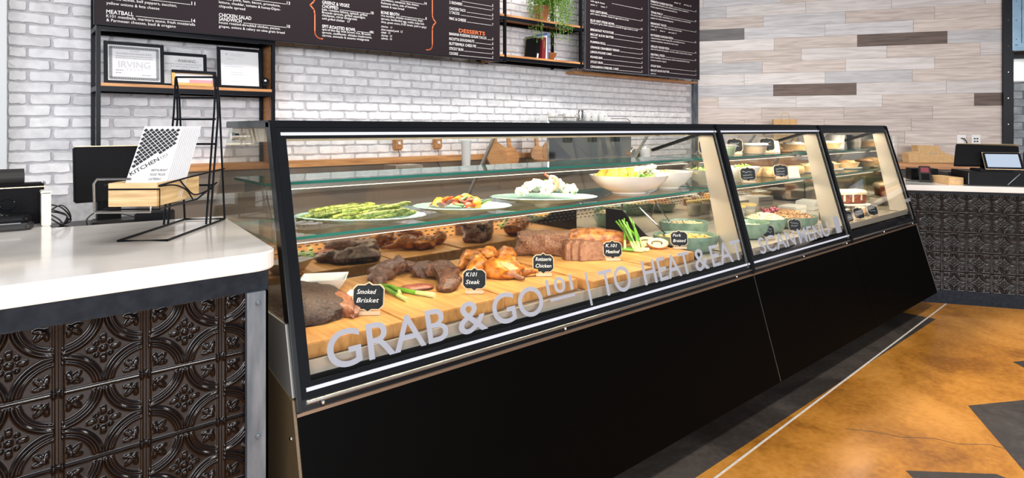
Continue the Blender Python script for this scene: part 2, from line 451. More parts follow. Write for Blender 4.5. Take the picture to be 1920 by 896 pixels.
for a, b in zip(cp[:-1], cp[1:]):
    d = Vector((b[0] - a[0], b[1] - a[1])).normalized(); nn = (-d.y * .0012, d.x * .0012)
    cr.prism([(a[0] + nn[0], a[1] + nn[1]), (b[0] + nn[0], b[1] + nn[1]), (b[0] - nn[0], b[1] - nn[1]), (a[0] - nn[0], a[1] - nn[1])], 'z', 0, .001)
part('hairline_crack', cr, 'floor_dark', floor)

# ------------------------------------------------------------------ brick wall
wall = struct('wall_back', MB().box(.05, 7.14, 4.6, 4.75, 0, 3.6), 'mortar')
def brick_mesh(seed, L=.194, H=.0575):
    r = random.Random(seed); out = []
    N = [(-.5, -.42), (-.44, -.5), (-.2, -.5), (.05, -.5), (.3, -.5), (.45, -.48), (.5, -.36), (.5, .1), (.5, .38), (.43, .5), (.2, .5), (-.1, .5), (-.3, .5), (-.46, .47), (-.5, .35), (-.5, 0)]
    o = [(a * L + r.uniform(-.004, .004), b * H + r.uniform(-.0035, .0035)) for a, b in N]
    n = len(o); mb = MB()
    v = [(x, 0, z) for x, z in o] + [(x, -.008, z) for x, z in o] + [(x * .965, -.0125 + r.uniform(-.001, .001), z * .88) for x, z in o]
    f = []
    for i in range(n):
        j = (i + 1) % n
        f += [(i, j, j + n, i + n), (i + n, j + n, j + 2 * n, i + 2 * n)]
    f.append(tuple(range(2 * n, 3 * n)))
    mb.add(v, f); return mb
BR = [brick_mesh(k) for k in range(7)]
BRM = [b.mesh('brick', 'brick', smooth=True) for b in BR]
PX, PZ = .2085, .0688
seen, rest = [], []
for r_ in range(0, 30):
    z = .96 + PZ * (r_ + .5)
    x = .05 + (PX * .5 if r_ % 2 else PX * .95) - PX
    while x < 7.1:
        x += PX
        if x - PX / 2 < .05 or x + PX / 2 > 7.11: continue
        vis = (x < .45 and z < 2.25) or (.45 <= x < 1.5 and 1.0 < z < 1.98) or (1.5 <= x and 1.12 < z < 2.06 and not (x > 5 and z < 1.33)) or (3.5 < x < 4.65 and 2.0 < z < 2.75)
        (seen if vis else rest).append((x, z))
seen.sort(key=lambda p: p[0])
rest += seen[300:]; seen = seen[:300]
for x, z in seen:
    link('brick', BRM[rng.randrange(7)], wall, (x + rng.uniform(-.003, .003), 4.6, z))
st = MB()
for x, z in rest:
    st.merge(BR[rng.randrange(7)], Matrix.Translation((x, 4.6, z)))
# closers at the ends of the courses
for r_ in range(30):
    z = .96 + PZ * (r_ + .5)
    if r_ % 2 == 1: st.merge(BR[r_ % 7], Matrix.Translation((.098, 4.6, z)) @ Matrix.Diagonal((.44, 1, 1, 1)))
    else: st.merge(BR[r_ % 7], Matrix.Translation((.098, 4.6, z)) @ Matrix.Diagonal((.40, 1, 1, 1)))
sb = part('brickwork', st, 'brick', wall, smooth=True); sb['kind'] = 'stuff'
struct('wall_left', MB().box(-1.6, .048, 4.38, 4.75, 0, 3.6), 'white_wall', bevel=.004)

# corner angle at the end of the brick wall
EA = R(-58.5)
def tr1():
    t = struct('trim_1', MB().box(7.05, 7.10, 4.555, 4.585, 0, 3.6).box(7.095, 7.125, 4.54, 4.60, 0, 3.6), 'bracket_steel')
    for z in (1.45, 1.75, 2.05):
        part('screw', MB().lathe([(.006, 0), (.006, .003), (.003, .005)], 10).xf(Matrix.Translation((7.075, 4.555, z)) @ Matrix.Rotation(R(90), 4, 'X')), 'chrome', t)
tr1()

# ------------------------------------------------------------------ plank wall (turned at the corner)
PW = struct('wall_right', MB().box(0, 3.46, .012, .15, 0, 3.6), 'cmu_joint', (7.115, 4.6, 0), EA)
rows = dict(Y=[.86, 1.81, 2.76], Z=[.12, 1.07, 2.02, 2.97], A=[.41, 1.36, 2.31, 3.27], B=[.86, 1.81, 2.76], C=[.63, 1.58, 2.54], D=[.99, 1.94, 2.89],
            E=[.36, 1.31, 2.26, 3.22], F=[.85, 1.81, 2.76], G=[.63, 1.58, 2.53], H=[.98, 1.93, 2.88], I=[.31, 1.25, 2.21, 3.16],
            J=[.84, 1.79, 2.74], K=[.63, 1.57, 2.52], L=[.55, 1.49, 2.45, 3.0], Mm=[.85, 1.8, 2.76], Nn=[.3, 1.25, 2.2, 3.15], O=[.63, 1.58, 2.53])
special = {('C', 0): 'plank5', ('D', 2): 'plank4', ('H', 1): 'plank4', ('I', 4): 'plank4',
           ('B', 3): 'plank2', ('A', 1): 'plank1', ('A', 0): 'plank3', ('B', 1): 'plank3', ('C', 2): 'plank3', ('D', 1): 'plank2', ('E', 2): 'plank1',
           ('E', 1): 'plank2', ('F', 1): 'plank2', ('H', 2): 'plank1', ('J', 2): 'plank2', ('G', 1): 'plank1', ('D', 0): 'plank1'}
zt = 3.128 + .149
for key, seams in rows.items():
    xs = [0.0] + seams + [3.46]
    for i in range(len(xs) - 1):
        if xs[i + 1] - xs[i] < .02: continue
        m = special.get((key, i)) or rng.choice(['plank1', 'plank2', 'plank3', 'plank1', 'plank2'] if zt > 1.6 else ['plank2', 'plank1', 'plank2'])
        wdt = xs[i + 1] - xs[i]; pr = rng.uniform(0, .002)
        mb = MB().box(-wdt / 2 + .001, wdt / 2 - .001, -pr, .012, -.0738, .0738)
        me = mb.mesh('plank', m, bevel=.001)
        link('plank', me, PW, ((xs[i] + xs[i + 1]) / 2, 0, zt - .0745))
    zt -= .149
# black riveted trim, the recess beyond it
t2 = struct('trim_2', MB().box(3.43, 3.515, -.045, .05, 0, 3.6).box(3.515, 3.545, .0, .08, 0, 2.30), 'black_metal', (7.115, 4.6, 0), EA)
for z in (1.42, 1.72, 2.02, 2.32, 2.62):
    part('rivet', MB().lathe([(.006, 0), (.006, .003), (.003, .005)], 10).xf(Matrix.Translation((3.475, -.045, z)) @ Matrix.Rotation(R(90), 4, 'X')), 'chrome', t2)
wf = struct('wall_far', MB().box(3.46, 5.2, .93, 1.05, 0, 3.6), 'cmu_joint', (7.115, 4.6, 0), EA)
bmf = MB().box(-.098, .098, -.008, .012, -.046, .046).mesh('brick', 'cmu', bevel=.004)
for r_ in range(13):
    for c_ in range(5):
        link('brick', bmf, wf, (3.70 + c_ * .205 + (.1 if r_ % 2 else 0), .93, 1.0 + r_ * .1))
t3 = struct('trim_3', MB().box(3.515, 4.6, .0, .05, 2.29, 3.6).box(3.62, 4.6, -.012, .0, 2.36, 3.6).box(3.515, 4.6, -.02, .06, 2.27, 2.31), 'blue_steel', (7.115, 4.6, 0), EA)
for x, z in ((3.57, 2.40), (3.57, 2.62), (3.57, 2.84), (3.57, 2.335)):
    part('rivet', MB().lathe([(.006, 0), (.006, .003), (.003, .005)], 10).xf(Matrix.Translation((x, -.02 if z < 2.36 else 0, z)) @ Matrix.Rotation(R(90), 4, 'X')), 'chrome', t3)
wn = thing('steel_cover_plate', 'pale steel cover plate on grey brick beyond the black riveted trim', 'wall plate', (7.115, 4.6, 0), EA)
part('plate', MB().box(3.86, 4.2, .895, .922, 1.98, 2.26), 'steel', wn, bevel=.006)
part('plate_rim', MB().box(3.845, 3.86, .89, .922, 1.965, 2.275).box(3.86, 4.2, .89, .922, 1.965, 1.98), 'white_plastic', wn)

# ------------------------------------------------------------------ embossed tin tiles
def relief(u, v):
    def rg(d, wd): return math.exp(-(d / wd) ** 2)
    du, dv = min(u, 1 - u), min(v, 1 - v)
    h = .55 * rg(dv, .016) + .5 * rg(du - .045, .014) + .25 * rg(du, .02)
    if du < .07 and dv < .07: h += .7 * rg(math.hypot(du - .045, dv - .03), .022)
    a, b = du, dv
    r = math.hypot(a, b)
    fade = min(1, max(0, (min(du, dv) - .035) / .03))
    h += fade * (.95 * rg(r - .475, .022) + .6 * rg(r - .405, .016))
    if r < .37:                                            # three-lobed leaf in each corner
        for an, rr, la, lb in ((45, .085, .07, .03), (-8, .07, .055, .024), (98, .07, .055, .024), (45, .0, .03, .016)):
            cx, cy = .13 + rr * math.cos(R(an)), .13 + rr * math.sin(R(an))
            x, y = a - cx, b - cy; c_, s_ = math.cos(R(an)), math.sin(R(an))
            p, q = x * c_ + y * s_, -x * s_ + y * c_
            d = (p / la) ** 2 + (q / lb) ** 2
            if d < 1.6: h += max(0, .85 * (1 - d / 1.6) ** .6) - (.35 * rg(q, .006) if d < .8 else 0)
    x, y = u - .5, v - .5; rc = math.hypot(x, y)
    if rc < .26:                                           # flower in the middle
        h += .8 * max(0, 1 - (rc / .045) ** 2) ** .5 if rc < .045 else 0
        for k in range(4):
            c_, s_ = math.cos(R(90 * k)), math.sin(R(90 * k))
            p, q = x * c_ + y * s_, -x * s_ + y * c_
            d = ((p - .135) / .062) ** 2 + (q / .036) ** 2
            if d < 1: h += .8 * (1 - d) ** .5 - .3 * rg(q, .007)
            for sg in (-1, 1):
                d = math.hypot(p - .085, q - sg * .075 + .0) / .026
                if d < 1: h += .55 * (1 - d * d) ** .5
    return h
def tile_mesh(w_, h_, u0=0, u1=1, v0=0, v1=1, n=84, amp=.0065):
    nu, nv = max(4, int(n * (u1 - u0))), max(4, int(n * (v1 - v0)))
    v = []; f = []
    for j in range(nv + 1):
        for i in range(nu + 1):
            u = u0 + (u1 - u0) * i / nu; q = v0 + (v1 - v0) * j / nv
            v.append((u * w_, -.002 - amp * relief(u, q), q * h_))
    for j in range(nv):
        for i in range(nu):
            k = j * (nu + 1) + i
            f.append((k, k + 1, k + nu + 2, k + nu + 1))
    mb = MB().add(v, f); me = mb.mesh('tile', 'tin', fix=False); me.shade_smooth()
    return me

# ------------------------------------------------------------------ near counter
LC = thing('service_counter', 'near counter fronted with dark embossed tin tiles, left of the glass cases', 'counter', (-.3, 1.9, 0))
part('body', MB().box(-1.3, .50, 1.552, 2.28, 0, 1.024), 'dark_cabinet', LC, world=True)
part('top_rail', MB().box(-1.3, .515, 1.535, 1.55, .972, 1.024), 'blue_black', LC, world=True, bevel=.002)
TW, TH = .1555, .152
tm = tile_mesh(TW, TH)
tcut = tile_mesh(TW, TH, v1=.93)
tright = tile_mesh(TW, TH, u1=.35)
trc = tile_mesh(TW, TH, u1=.35, v1=.93)
for r_ in range(6):
    for c_ in range(-1, 7):
        x0 = .408 - TW * c_
        if c_ == -1: me, x0 = (trc if r_ == 0 else tright), .408
        else: me, x0 = (tcut if r_ == 0 else tm), .408 - TW * (c_ + 1)
        link('tile', me, LC, (x0 + .3, 1.55 - 1.9, .827 - TH * r_))
cpst = part('corner_post', MB().box(.462, .512, 1.528, 1.545, 0, .972).box(.505, .512, 1.528, 1.60, 0, .972), 'bracket_steel', LC, world=True, bevel=.001)
for z in (.945, .62, .30):
    part('bolt', MB().lathe([(.006, 0), (.006, .003), (.004, .005)], 12).xf(Matrix.Translation((.487, 1.528, z)) @ Matrix.Rotation(R(90), 4, 'X')), 'bracket_steel', cpst, world=True)
sl = MB()
def rounded(poly_pts, z0, z1): return MB().prism(poly_pts, 'z', z0, z1)
pts = [(-1.3, 1.507)]
for k in range(9):                                         # rounded free corner
    a = R(-90 + 85 * k / 8); pts.append((.475 + .062 * math.cos(a), 1.569 + .062 * math.sin(a)))
pts += [(.598, 2.235), (.132, 2.30), (.12, 2.62), (-1.3, 2.62)]
solo('countertop', rounded(pts, 1.025, 1.07), 'quartz', 'white stone slab with a rounded corner on the near counter', 'countertop', bevel=.004)
# lower staff shelf behind the slab
solo('register_shelf', MB().box(.14, .575, 2.31, 2.98, .965, 1.0).box(.14, .16, 2.31, 2.98, 0, .965).box(.55, .57, 2.9, 2.98, 0, .965).box(.55, .57, 2.31, 2.36, 0, .965),
     'dark_cabinet', 'dark staff shelf carrying the monitor behind the near counter', 'shelf', bevel=.002)

# ------------------------------------------------------------------ far counter
OC = (5.76, 1.27, 0)
FC = thing('service_counter', 'far counter fronted with dark embossed tin tiles, right of the glass cases', 'counter', OC, EA)
body = [(-.30, .015), (1.9, .015), (1.9, .72), (-.72, .72), (-.72, .60)]
part('body', MB().prism([(-.45, .012), (1.9, .012), (1.9, .72), (-1.50, .72)], 'z', .10, .88), 'dark_cabinet', FC)
part('kick_board', MB().prism([(-.45, -.004), (1.9, -.004), (1.9, .03), (-.45, .03)], 'z', 0, .102), 'blue_black', FC)
part('top_rail', MB().box(-.45, 1.9, -.004, .014, .858, .882), 'black_metal', FC)
tf = tile_mesh(.164, .1525, n=64)
tfl = tile_mesh(.164, .1525, u0=.45, n=64)
for r_ in range(5):
    for c_ in range(-1, 12):
        link('tile', tf, FC, (-.193 + .164 * c_, .012, .862 - .1525 * (r_ + 1)))
    link('tile', tfl, FC, (-.193 - .328, .012, .862 - .1525 * (r_ + 1)))
solo('countertop', MB().prism([(-.45, -.04), (1.9, -.04), (1.9, .75), (-1.52, .75)], 'z', .882, .925), 'quartz', 'pale stone slab on the far counter under the cash register', 'countertop', OC, EA, bevel=.003)

# ------------------------------------------------------------------ display cases
ZT, ZG0, ZG1, ZD = 1.394, .658, 1.372, .715
SH = [(1.206, 1.86, 2.17, .009), (1.045, 1.80, 2.22, .009)]     # glass shelves: top, front, back, thickness
def slant(x0, x1, z0, z1, d0, d1, mi=0, mb=None):
    """slab lying in the slanted front plane, between depths d0 and d1 behind it"""
    mb = mb or MB()
    return mb.prism([(yf(z0) + d0, z0), (yf(z1) + d0, z1), (yf(z1) + d1, z1), (yf(z0) + d1, z0)], 'x', x0, x1, mi)

def display_case(x0, x1, label, first=False, last=False):
    C = thing('display_case', label, 'display case', ((x0 + x1) / 2, 1.9, 0), group='refrigerated display cases in a row')
    P = lambda n, mb, m, par=C, **k: part(n, mb, m, par, world=True, **k)
    g = .0025
    P('body', MB().prism([(1.45, .13), (1.585, .61), (1.605, .70), (2.43, .70), (2.44, .13)], 'x', x0 + .02, x1 - .02), 'black_panel')
    P('toe_kick', MB().box(x0 + .03, x1 - .03, 1.60, 2.30, 0, .13), 'black_panel')
    P('front_panel', slant(x0 + g * .6, x1 - g * .6, .122, .622, 0, .014), 'black_panel')
    if not first and not last: P('panel_seam', slant(x0 - .0012, x0 + .0018, .125, .62, -.0015, .004), 'steel')
    P('panel_edge', slant(x0, x1, .622, .630, -.003, .02), 'bronze')
    P('ledge', slant(x0, x1, .630, .660, .004, .05), 'black_frame')
    P('ledge_rail', MB().tube([(x0 + .03, yf(.647) + .004, .647), (x1 - .005, yf(.647) + .004, .647)], .006, 8), 'steel', smooth=True)
    for k in range(3 if first else 2):
        xb = x0 + (x1 - x0) * ((.03, .42, .93)[k] if first else (.45, .93)[k])
        P('bumper', MB().blob(.006, .006, .006, (xb, yf(.64) - .004, .64), amp=0, sub=2), 'chrome', smooth=True)
    # glass front with black border, pinstripes
    G = P('front_glass', slant(x0 + .012, x1 - .012, ZG0, ZG1, .0, .006), 'front_glass')
    bw = .045
    bd = slant(x0 + .012, x0 + bw, ZG0, ZG1, -.0015, -.0003)
    slant(x1 - bw, x1 - .012, ZG0, ZG1, -.0015, -.0003, 0, bd)
    slant(x0 + bw, x1 - bw, 1.340, ZG1, -.0015, -.0003, 0, bd)
    slant(x0 + bw, x1 - bw, ZG0, .698, -.0015, -.0003, 0, bd)
    P('glass_border', bd, 'ceramic_black', G)
    st = MB() if last else slant(x0 + .03, x1 - .015, 1.350, 1.359, -.004, -.002)
    if not last: P('pinstripe', st, 'frost', G)
    if not last: P('pinstripe', slant(x0 + .03, x1 - .015, .676, .685, -.004, -.002), 'frost', G)
    for xa, xb in ((x0, x0 + .014), (x1 - .014, x1)):
        P('front_post', slant(xa, xb, .634, ZT - .004, -.010, .03), 'black_frame', bevel=.002)
    P('post_highlight', slant(x1 - .040, x1 - .034, .665, 1.36, -.006, -.002), 'steel')  # bright strip added to draw the highlight along the black post
    # top
    P('top', MB().prism([(1.768, ZG1), (1.773, ZT), (2.19, ZT), (2.19, ZG1)], 'x', x0, x1), 'black_frame', bevel=.002)
    P('lamp_channel', MB().box(x0 + .05, x1 - .05, 1.86, 1.90, 1.352, 1.372), 'liner')
    lamp = P('lamp_tube', MB().box(x0 + .06, x1 - .06, 1.868, 1.892, 1.346, 1.352), 'led')
    P('rear_top_rail', MB().box(x0 + .02, x1 - .02, 2.15, 2.19, 1.325, 1.372), 'liner')
    # deck and mirror back
    P('deck', MB().prism([(1.612, .70), (1.612, .738), (1.617, .738), (1.625, .715), (2.41, .715), (2.41, .70)], 'x', x0 + .015, x1 - .015), 'deck_steel')
    P('front_grille', MB().box(x0 + .05, x1 - .05, 1.622, 1.655, .7155, .722), 'steel')
    BP = P('back_panel', MB().box(x0 + .012, x1 - .012, 2.41, 2.425, .70, 1.0), 'mirror_steel')
    sl_ = MB(); nx = int((x1 - x0 - .1) / .035)
    for r_ in range(3):
        for k in range(nx):
            xx = x0 + .05 + k * .035 + (.012 if r_ == 1 else 0)
            sl_.box(xx, xx + .014, 2.4085, 2.411, .856 + r_ * .018, .860 + r_ * .018)
    so = P('louvre_slots', sl_, 'print_black', BP); so['kind'] = 'stuff'
    # rear sliding doors
    for k in range(2):
        xa = x0 + .02 + (x1 - x0 - .04) * .5 * k; xb = xa + (x1 - x0 - .04) * .5
        D = P('rear_door', MB().prism([(2.42, 1.0), (2.175, 1.345), (2.18, 1.345), (2.425, 1.0)], 'x', xa, xb), 'glass')
        P('door_stile', MB().prism([(2.425, 1.0), (2.18, 1.345), (2.196, 1.345), (2.441, 1.0)], 'x', xb - .012, xb), 'steel', D)
    # shelves
    for si, (zt, ya, yb, th) in enumerate(SH):
        sg = MB().box(x0 + .02, x1 - .02, ya, yb, zt - th, zt, 0)
        sg.m = [0, 0, 1, 1, 1, 1]
        sh = P('shelf', sg, ['shelf_glass', 'green_edge'])
        P('shelf_rail', MB().box(x0 + .05, x1 - .05, ya + .035, ya + .055, zt - th - .016, zt - th - .0005), 'steel', sh)
        P('shelf_lamp', MB().box(x0 + .07, x1 - .07, ya + .038, ya + .052, zt - th - .0185, zt - th - .0165), 'led', sh)
        for xx in (x0 + .05, (x0 + x1) / 2, x1 - .07) if first else (x0 + .05, x1 - .07):
            P('shelf_bracket', MB().prism([(ya + .02, zt - th - .001), (yb - .01, zt - th - .001), (yb - .01, zt - th - .045)], 'x', xx, xx + .005), 'steel', sh)
    # pale end plate along the slanted front at the far end of each case
    pl = MB().prism([(yf(.72) + .02, .72), (yf(1.335) + .02, 1.335), (yf(1.335) + .105, 1.335), (yf(.72) + .15, .72)], 'x', x1 - .022, x1 - .016)
    P('end_plate', pl, 'end_strip')
    P('corner_block', MB().prism([(yf(1.335) + .01, 1.335), (yf(1.372) + .01, 1.37), (yf(1.372) + .14, 1.37), (yf(1.335) + .14, 1.335)], 'x', x1 - .07, x1 - .02), 'black_frame')
    P('gas_strut', MB().tube([(x1 - .03, 1.80, 1.355), (x1 - .03, 2.16, 1.245)], .010, 8), 'black_frame', smooth=True)
    prof = [(yf(.70) + .012, .70), (yf(1.37) + .012, 1.37), (2.165, 1.37), (2.405, 1.0), (2.405, .70)]
    low = [(1.43, .125), (yf(.70) + .01, .70), (yf(.95) + .02, .80), (2.36, .80), (2.38, .125)]
    if first:
        P('end_glass', MB().prism(prof, 'x', x0 + .002, x0 + .008), 'end_glass')
        P('end_panel', MB().prism([(1.425, .125), (yf(.66) + .006, .66), (2.44, .82), (2.44, .125)], 'x', x0 - .006, x0 + .012), 'end_beige', bevel=.001)
        P('end_plate', MB().prism([(yf(.67) + .008, .665), (yf(.85) + .010, .845), (2.43, .86), (2.43, .70)], 'x', x0 - .004, x0 + .001), 'end_grey')
        kn = P('knob', MB().lathe([(.010, 0), (.010, .012), (.012, .014), (.012, .022)], 16).xf(Matrix.Translation((x0 + .002, 2.06, 1.345)) @ Matrix.Rotation(R(-90), 4, 'Y')), 'chrome', smooth=True)
        P('rivet', MB().blob(.004, .006, .006, (x0 - .007, 1.58, .56), amp=0, sub=2), 'chrome', smooth=True)
    if last:
        P('end_wall', MB().prism(prof, 'x', x1 - .010, x1 - .004), 'mirror_steel')
        P('end_panel', MB().prism([(1.415, .122), (yf(.66) + .0, .66), (2.44, .75), (2.44, .122)], 'x', x1 - .012, x1 + .004), 'black_frame')
        P('panel_trim', slant(x1 + .0, x1 + .008, .122, .64, -.003, .005), 'steel')
        P('tape', slant(x1 - .16, x1 + .004, .80, .825, -.0125, -.0115), 'clear_plastic')
    # the lamps' own light
    for (yy, zz, pw) in ((1.88, 1.342, 7.0), (SH[0][1] + .045, SH[0][0] - .032, 4.0), (SH[1][1] + .045, SH[1][0] - .032, 6.0)):
        L_ = area('case_lamp', ((x0 + x1) / 2, yy, zz), (R(8), 0, 0), x1 - x0 - .16, .012, pw * (x1 - x0) / 2.35 * CASE_GAIN, (1, .86, .64))
    return C, G
CASE_GAIN = 1.25
X1, X2, X3, X4 = .594, 2.945, 4.212, 5.47
C1, G1 = display_case(X1, X2, 'longest glass display case with meats on boards, nearest the camera', first=True)
C2, G2 = display_case(X2, X3, 'middle glass display case with white bowls and green bowls')
C3, G3 = display_case(X3, X4, 'farthest glass display case holding cakes and pies', last=True)

def on_glass(mb, par, name='lettering'):
    """stand a flat XZ lettering mesh (z measured up the slope from z0) onto the slanted glass"""
    mb.v = [(p[0], yf(.70) + .281 * .9627 * p[2] - .0045, .70 + .9627 * p[2]) for p in mb.v]
    return part(name, mb, 'frost', par, world=True, fix=False)
LZ = .012
def gl(s, xa, xb, par, size=.142, z=LZ):
    on_glass(text(s, size, xa, z, xb - xa, bold=.0012, thick=.0006), par)
for s_, xa, xb in (('GRAB', .690, 1.085), ('&', 1.125, 1.240), ('GO', 1.268, 1.500), ('TO', 1.808, 1.995), ('HEAT', 2.080, 2.432), ('&', 2.462, 2.572), ('EAT', 2.602, 2.888)):
    gl(s_, xa, xb, G1)
gl('101', 1.525, 1.662, G1, .078, LZ + .055)
on_glass(MB().box(1.535, 1.662, -.0006, .0006, LZ + .030, LZ + .041), G1, 'underline')
on_glass(MB().box(1.735, 1.747, -.0006, .0006, LZ - .02, LZ + .105), G1, 'divider_bar')
gl('SCAN', 3.06, 3.47, G2, .118); gl('MENU', 3.515, 3.93, G2, .118)
t = MB().box(4.025, 4.105, -.0006, .0006, .012, .115)
on_glass(t, G2, 'sticker')

# ------------------------------------------------------------------ menu boards
YB = 4.28
def board(x0, x1, label):
    o = solo('menu_board', MB().box(-(x1 - x0) / 2, (x1 - x0) / 2, 0, .02, 0, 1.1), 'board', label, 'menu board', ((x0 + x1) / 2, YB, 1.985), bevel=.001)
    part('edge_trim', MB().box(-(x1 - x0) / 2, (x1 - x0) / 2, -.003, .02, -.006, .0).box(-(x1 - x0) / 2 - .004, -(x1 - x0) / 2, -.003, .02, -.006, 1.1), 'bracket_steel' if x0 > 4 else 'black_metal', o)
    return o
B1 = board(.44, 3.50, 'long dark menu board with orange brackets, above the glass cases')
B2 = board(4.642, 5.696, 'narrow dark breakfast menu board right of the hanging shelves')
B3 = board(5.704, 6.746, 'narrow dark menu board at the end, nearest the plank wall')

def menu(par, items):
    wt, og = MB(), MB()
    px, pz = par.location.x, par.location.z
    for it in items:
        k = it[0]
        if k == 'h':      # heading, right edge of price line, price
            _, s, x, z, wid, xr, price = it
            wt.merge(text(s, .0335, x - px, z - pz - .012, wid, bold=.0003))
            if price:
                pw = .011 * len(price)
                wt.merge(text(price, .031, xr - px - pw, z - pz - .012, pw, bold=.0003))
                wt.box(x + wid + .012 - px, xr - px - pw - .006, 0, .0004, z - pz - .012, z - pz - .0095)
        elif k == 't':
            _, s, x, z, wid = it
            wt.merge(text(s, .0245, x - px, z - pz - .008, wid))
        elif k == 'i':
            _, s, x, z, wid = it
            wt.merge(text(s, .0245, x - px, z - pz - .008, wid, shear=.25))
        elif k == 'o':
            _, s, x, z, wid = it
            og.merge(text(s, .045, x - px, z - pz - .016, wid, bold=.0008))
        elif k == 'p':    # bracket drawn as a ribbon
            pts = [(a - px, b - pz) for a, b in it[1]]
            for a, b in zip(pts[:-1], pts[1:]):
                d = Vector((b[0] - a[0], b[1] - a[1])).normalized(); n = (-d.y * .0045, d.x * .0045)
                e = (d.x * .003, d.y * .003)
                og.prism([(a[0] + n[0] - e[0], a[1] + n[1] - e[1]), (b[0] + n[0] + e[0], b[1] + n[1] + e[1]), (b[0] - n[0] + e[0], b[1] - n[1] + e[1]), (a[0] - n[0] - e[0], a[1] - n[1] - e[1])], 'y', -.0004, 0)
    for mb, m in ((wt, 'print_white'), (og, 'print_orange')):
        if mb.v:
            mb.v = [(p[0], p[1] - .0015, p[2]) for p in mb.v]
            part('lettering', mb, m, par, fix=False)
def bracket(x_stem, x_tip, x_end, zb, zm, zt_):
    sg = 1 if x_end > x_stem else -1
    p = [(x_end, zb)]
    for k in range(7):
        a = R(90 * k / 6); p.append((x_stem + sg * .045 * (1 - math.sin(a)), zb + .045 * (1 - math.cos(a))))
    p += [(x_stem, zm - .06), (x_stem - sg * .006, zm - .03), (x_tip, zm), (x_stem - sg * .006, zm + .03), (x_stem, zm + .06), (x_stem, zt_)]
    return p
c = .498; d = 1.116
menu(B1, [
    ('t', 'roasted fennel, bell peppers, zucchini,', c, 2.143, .372), ('t', 'yellow onions & feta cheese', c, 2.113, .275), 
    ('h', 'MEATBALL', c, 2.062, .138, .975, '14'), ('t', 'K101 meatballs, marinara sauce, fresh mozzarella', c, 2.036, .477), ('t', '& Parmesan cheeses, basil & oregano', c, 2.012, .366),
    ('h', '', c, 2.172, .19, .975, '11'),
    ('h', '', d, 2.256, .10, 1.584, '13'), ('t', 'roasted pork, ham, bacon, provolone,', d, 2.228, .40), ('t', 'lettuce, cheddar, tomato & honey-Dijon-', d, 2.202, .40), ('t', 'chipotle spread', d, 2.175, .165),
    ('h', 'CHICKEN SALAD', d, 2.118, .205, 1.584, ''), ('h', 'SANDWICH', d, 2.092, .142, 1.584, '10'),
    ('t', 'house roasted-shredded chicken, pecans,', d, 2.068, .40), ('t', 'grapes, onions & celery on nine grain bread', d, 2.043, .43),
    ('p', bracket(1.764, 1.729, 1.822, 2.027, 2.262, 2.95)), ('p', bracket(2.772, 2.806, 2.716, 2.022, 2.258, 2.95)),
    ('h', 'GREENZ & VEGEZ', 1.819, 2.296, .215, 2.233, ''), ('h', 'CHOPPED', 1.819, 2.267, .125, 2.233, '10'),
    ('t', 'kale, romaine lettuce, spinach, grilled', 1.819, 2.243, .36), ('t', 'Brussels sprouts, grilled asparagus,', 1.819, 2.222, .345), ('t', 'chickpeas, citrus vinaigrette', 1.819, 2.201, .275), ('i', 'with grilled chicken   13', 1.819, 2.177, .215),
    ('h', 'SPIT-ROASTED BOWL', 1.819, 2.12, .265, 2.233, 'mkt'), ('t', 'spit-of-the-day with brown rice, Brussels', 1.819, 2.097, .39), ('t', 'sprouts, cauliflower, shiitake mushrooms,', 1.819, 2.075, .40), ('t', 'carrots, avocado & sesame vinaigrette', 1.819, 2.053, .375),
    ('h', '', 2.298, 2.405, .16, 2.716, '14'), ('t', 'cucumbers, tomatoes, feta cheese,', 2.298, 2.380, .345), ('t', 'Kalamata olives, side of hummus,', 2.298, 2.355, .325), ('t', 'tzatziki & naan bread', 2.298, 2.33, .205),
    ('h', 'BONE BROTH', 2.298, 2.281, .16, 2.716, '8'), ('t', 'rice noodles, shiitake mushrooms, bean', 2.298, 2.256, .38), ('t', 'sprouts, hardboiled egg, radish, baby bok', 2.298, 2.232, .395), ('t', 'choy, green onion, K101 broth', 2.298, 2.207, .285), ('i', '(mild or spicy)', 2.595, 2.207, .118),
    ('i', 'chicken   11', 2.298, 2.171, .098), ('i', 'slow-roasted pork  12', 2.298, 2.147, .19), ('i', 'steak  13', 2.298, 2.125, .08), ('i', 'shrimp  13', 2.298, 2.101, .095), ('i', 'salmon  14', 2.298, 2.078, .095),
    ('h', '', 2.943, 2.482, .12, 3.421, '5'), ('h', '2 SKEWERS', 2.943, 2.447, .135, 3.421, '7'), ('h', 'CHICKEN TACO', 2.943, 2.396, .17, 3.421, '5'), ('h', '2 TACOS', 2.943, 2.362, .105, 3.421, '7'), ('h', 'MAC & CHEESE', 2.943, 2.31, .175, 3.421, '7'),
    ('o', 'DESSERTS', 3.042, 2.217, .285),
    ('h', 'BANANA PUDDING SUGAR TACOS', 2.943, 2.179, .40, 3.421, '5'), ('h', 'RICOTTA DOUGHNUTS', 2.943, 2.137, .265, 3.421, '5'), ('h', 'BUTTERMILK CHESS PIE', 2.943, 2.096, .285, 3.421, '5'), ('h', 'STICKY BUN', 2.943, 2.054, .145, 3.421, '5'), ('h', 'COOKIE', 2.943, 2.013, .09, 3.421, '2')])
c = 4.718; r_ = 5.586
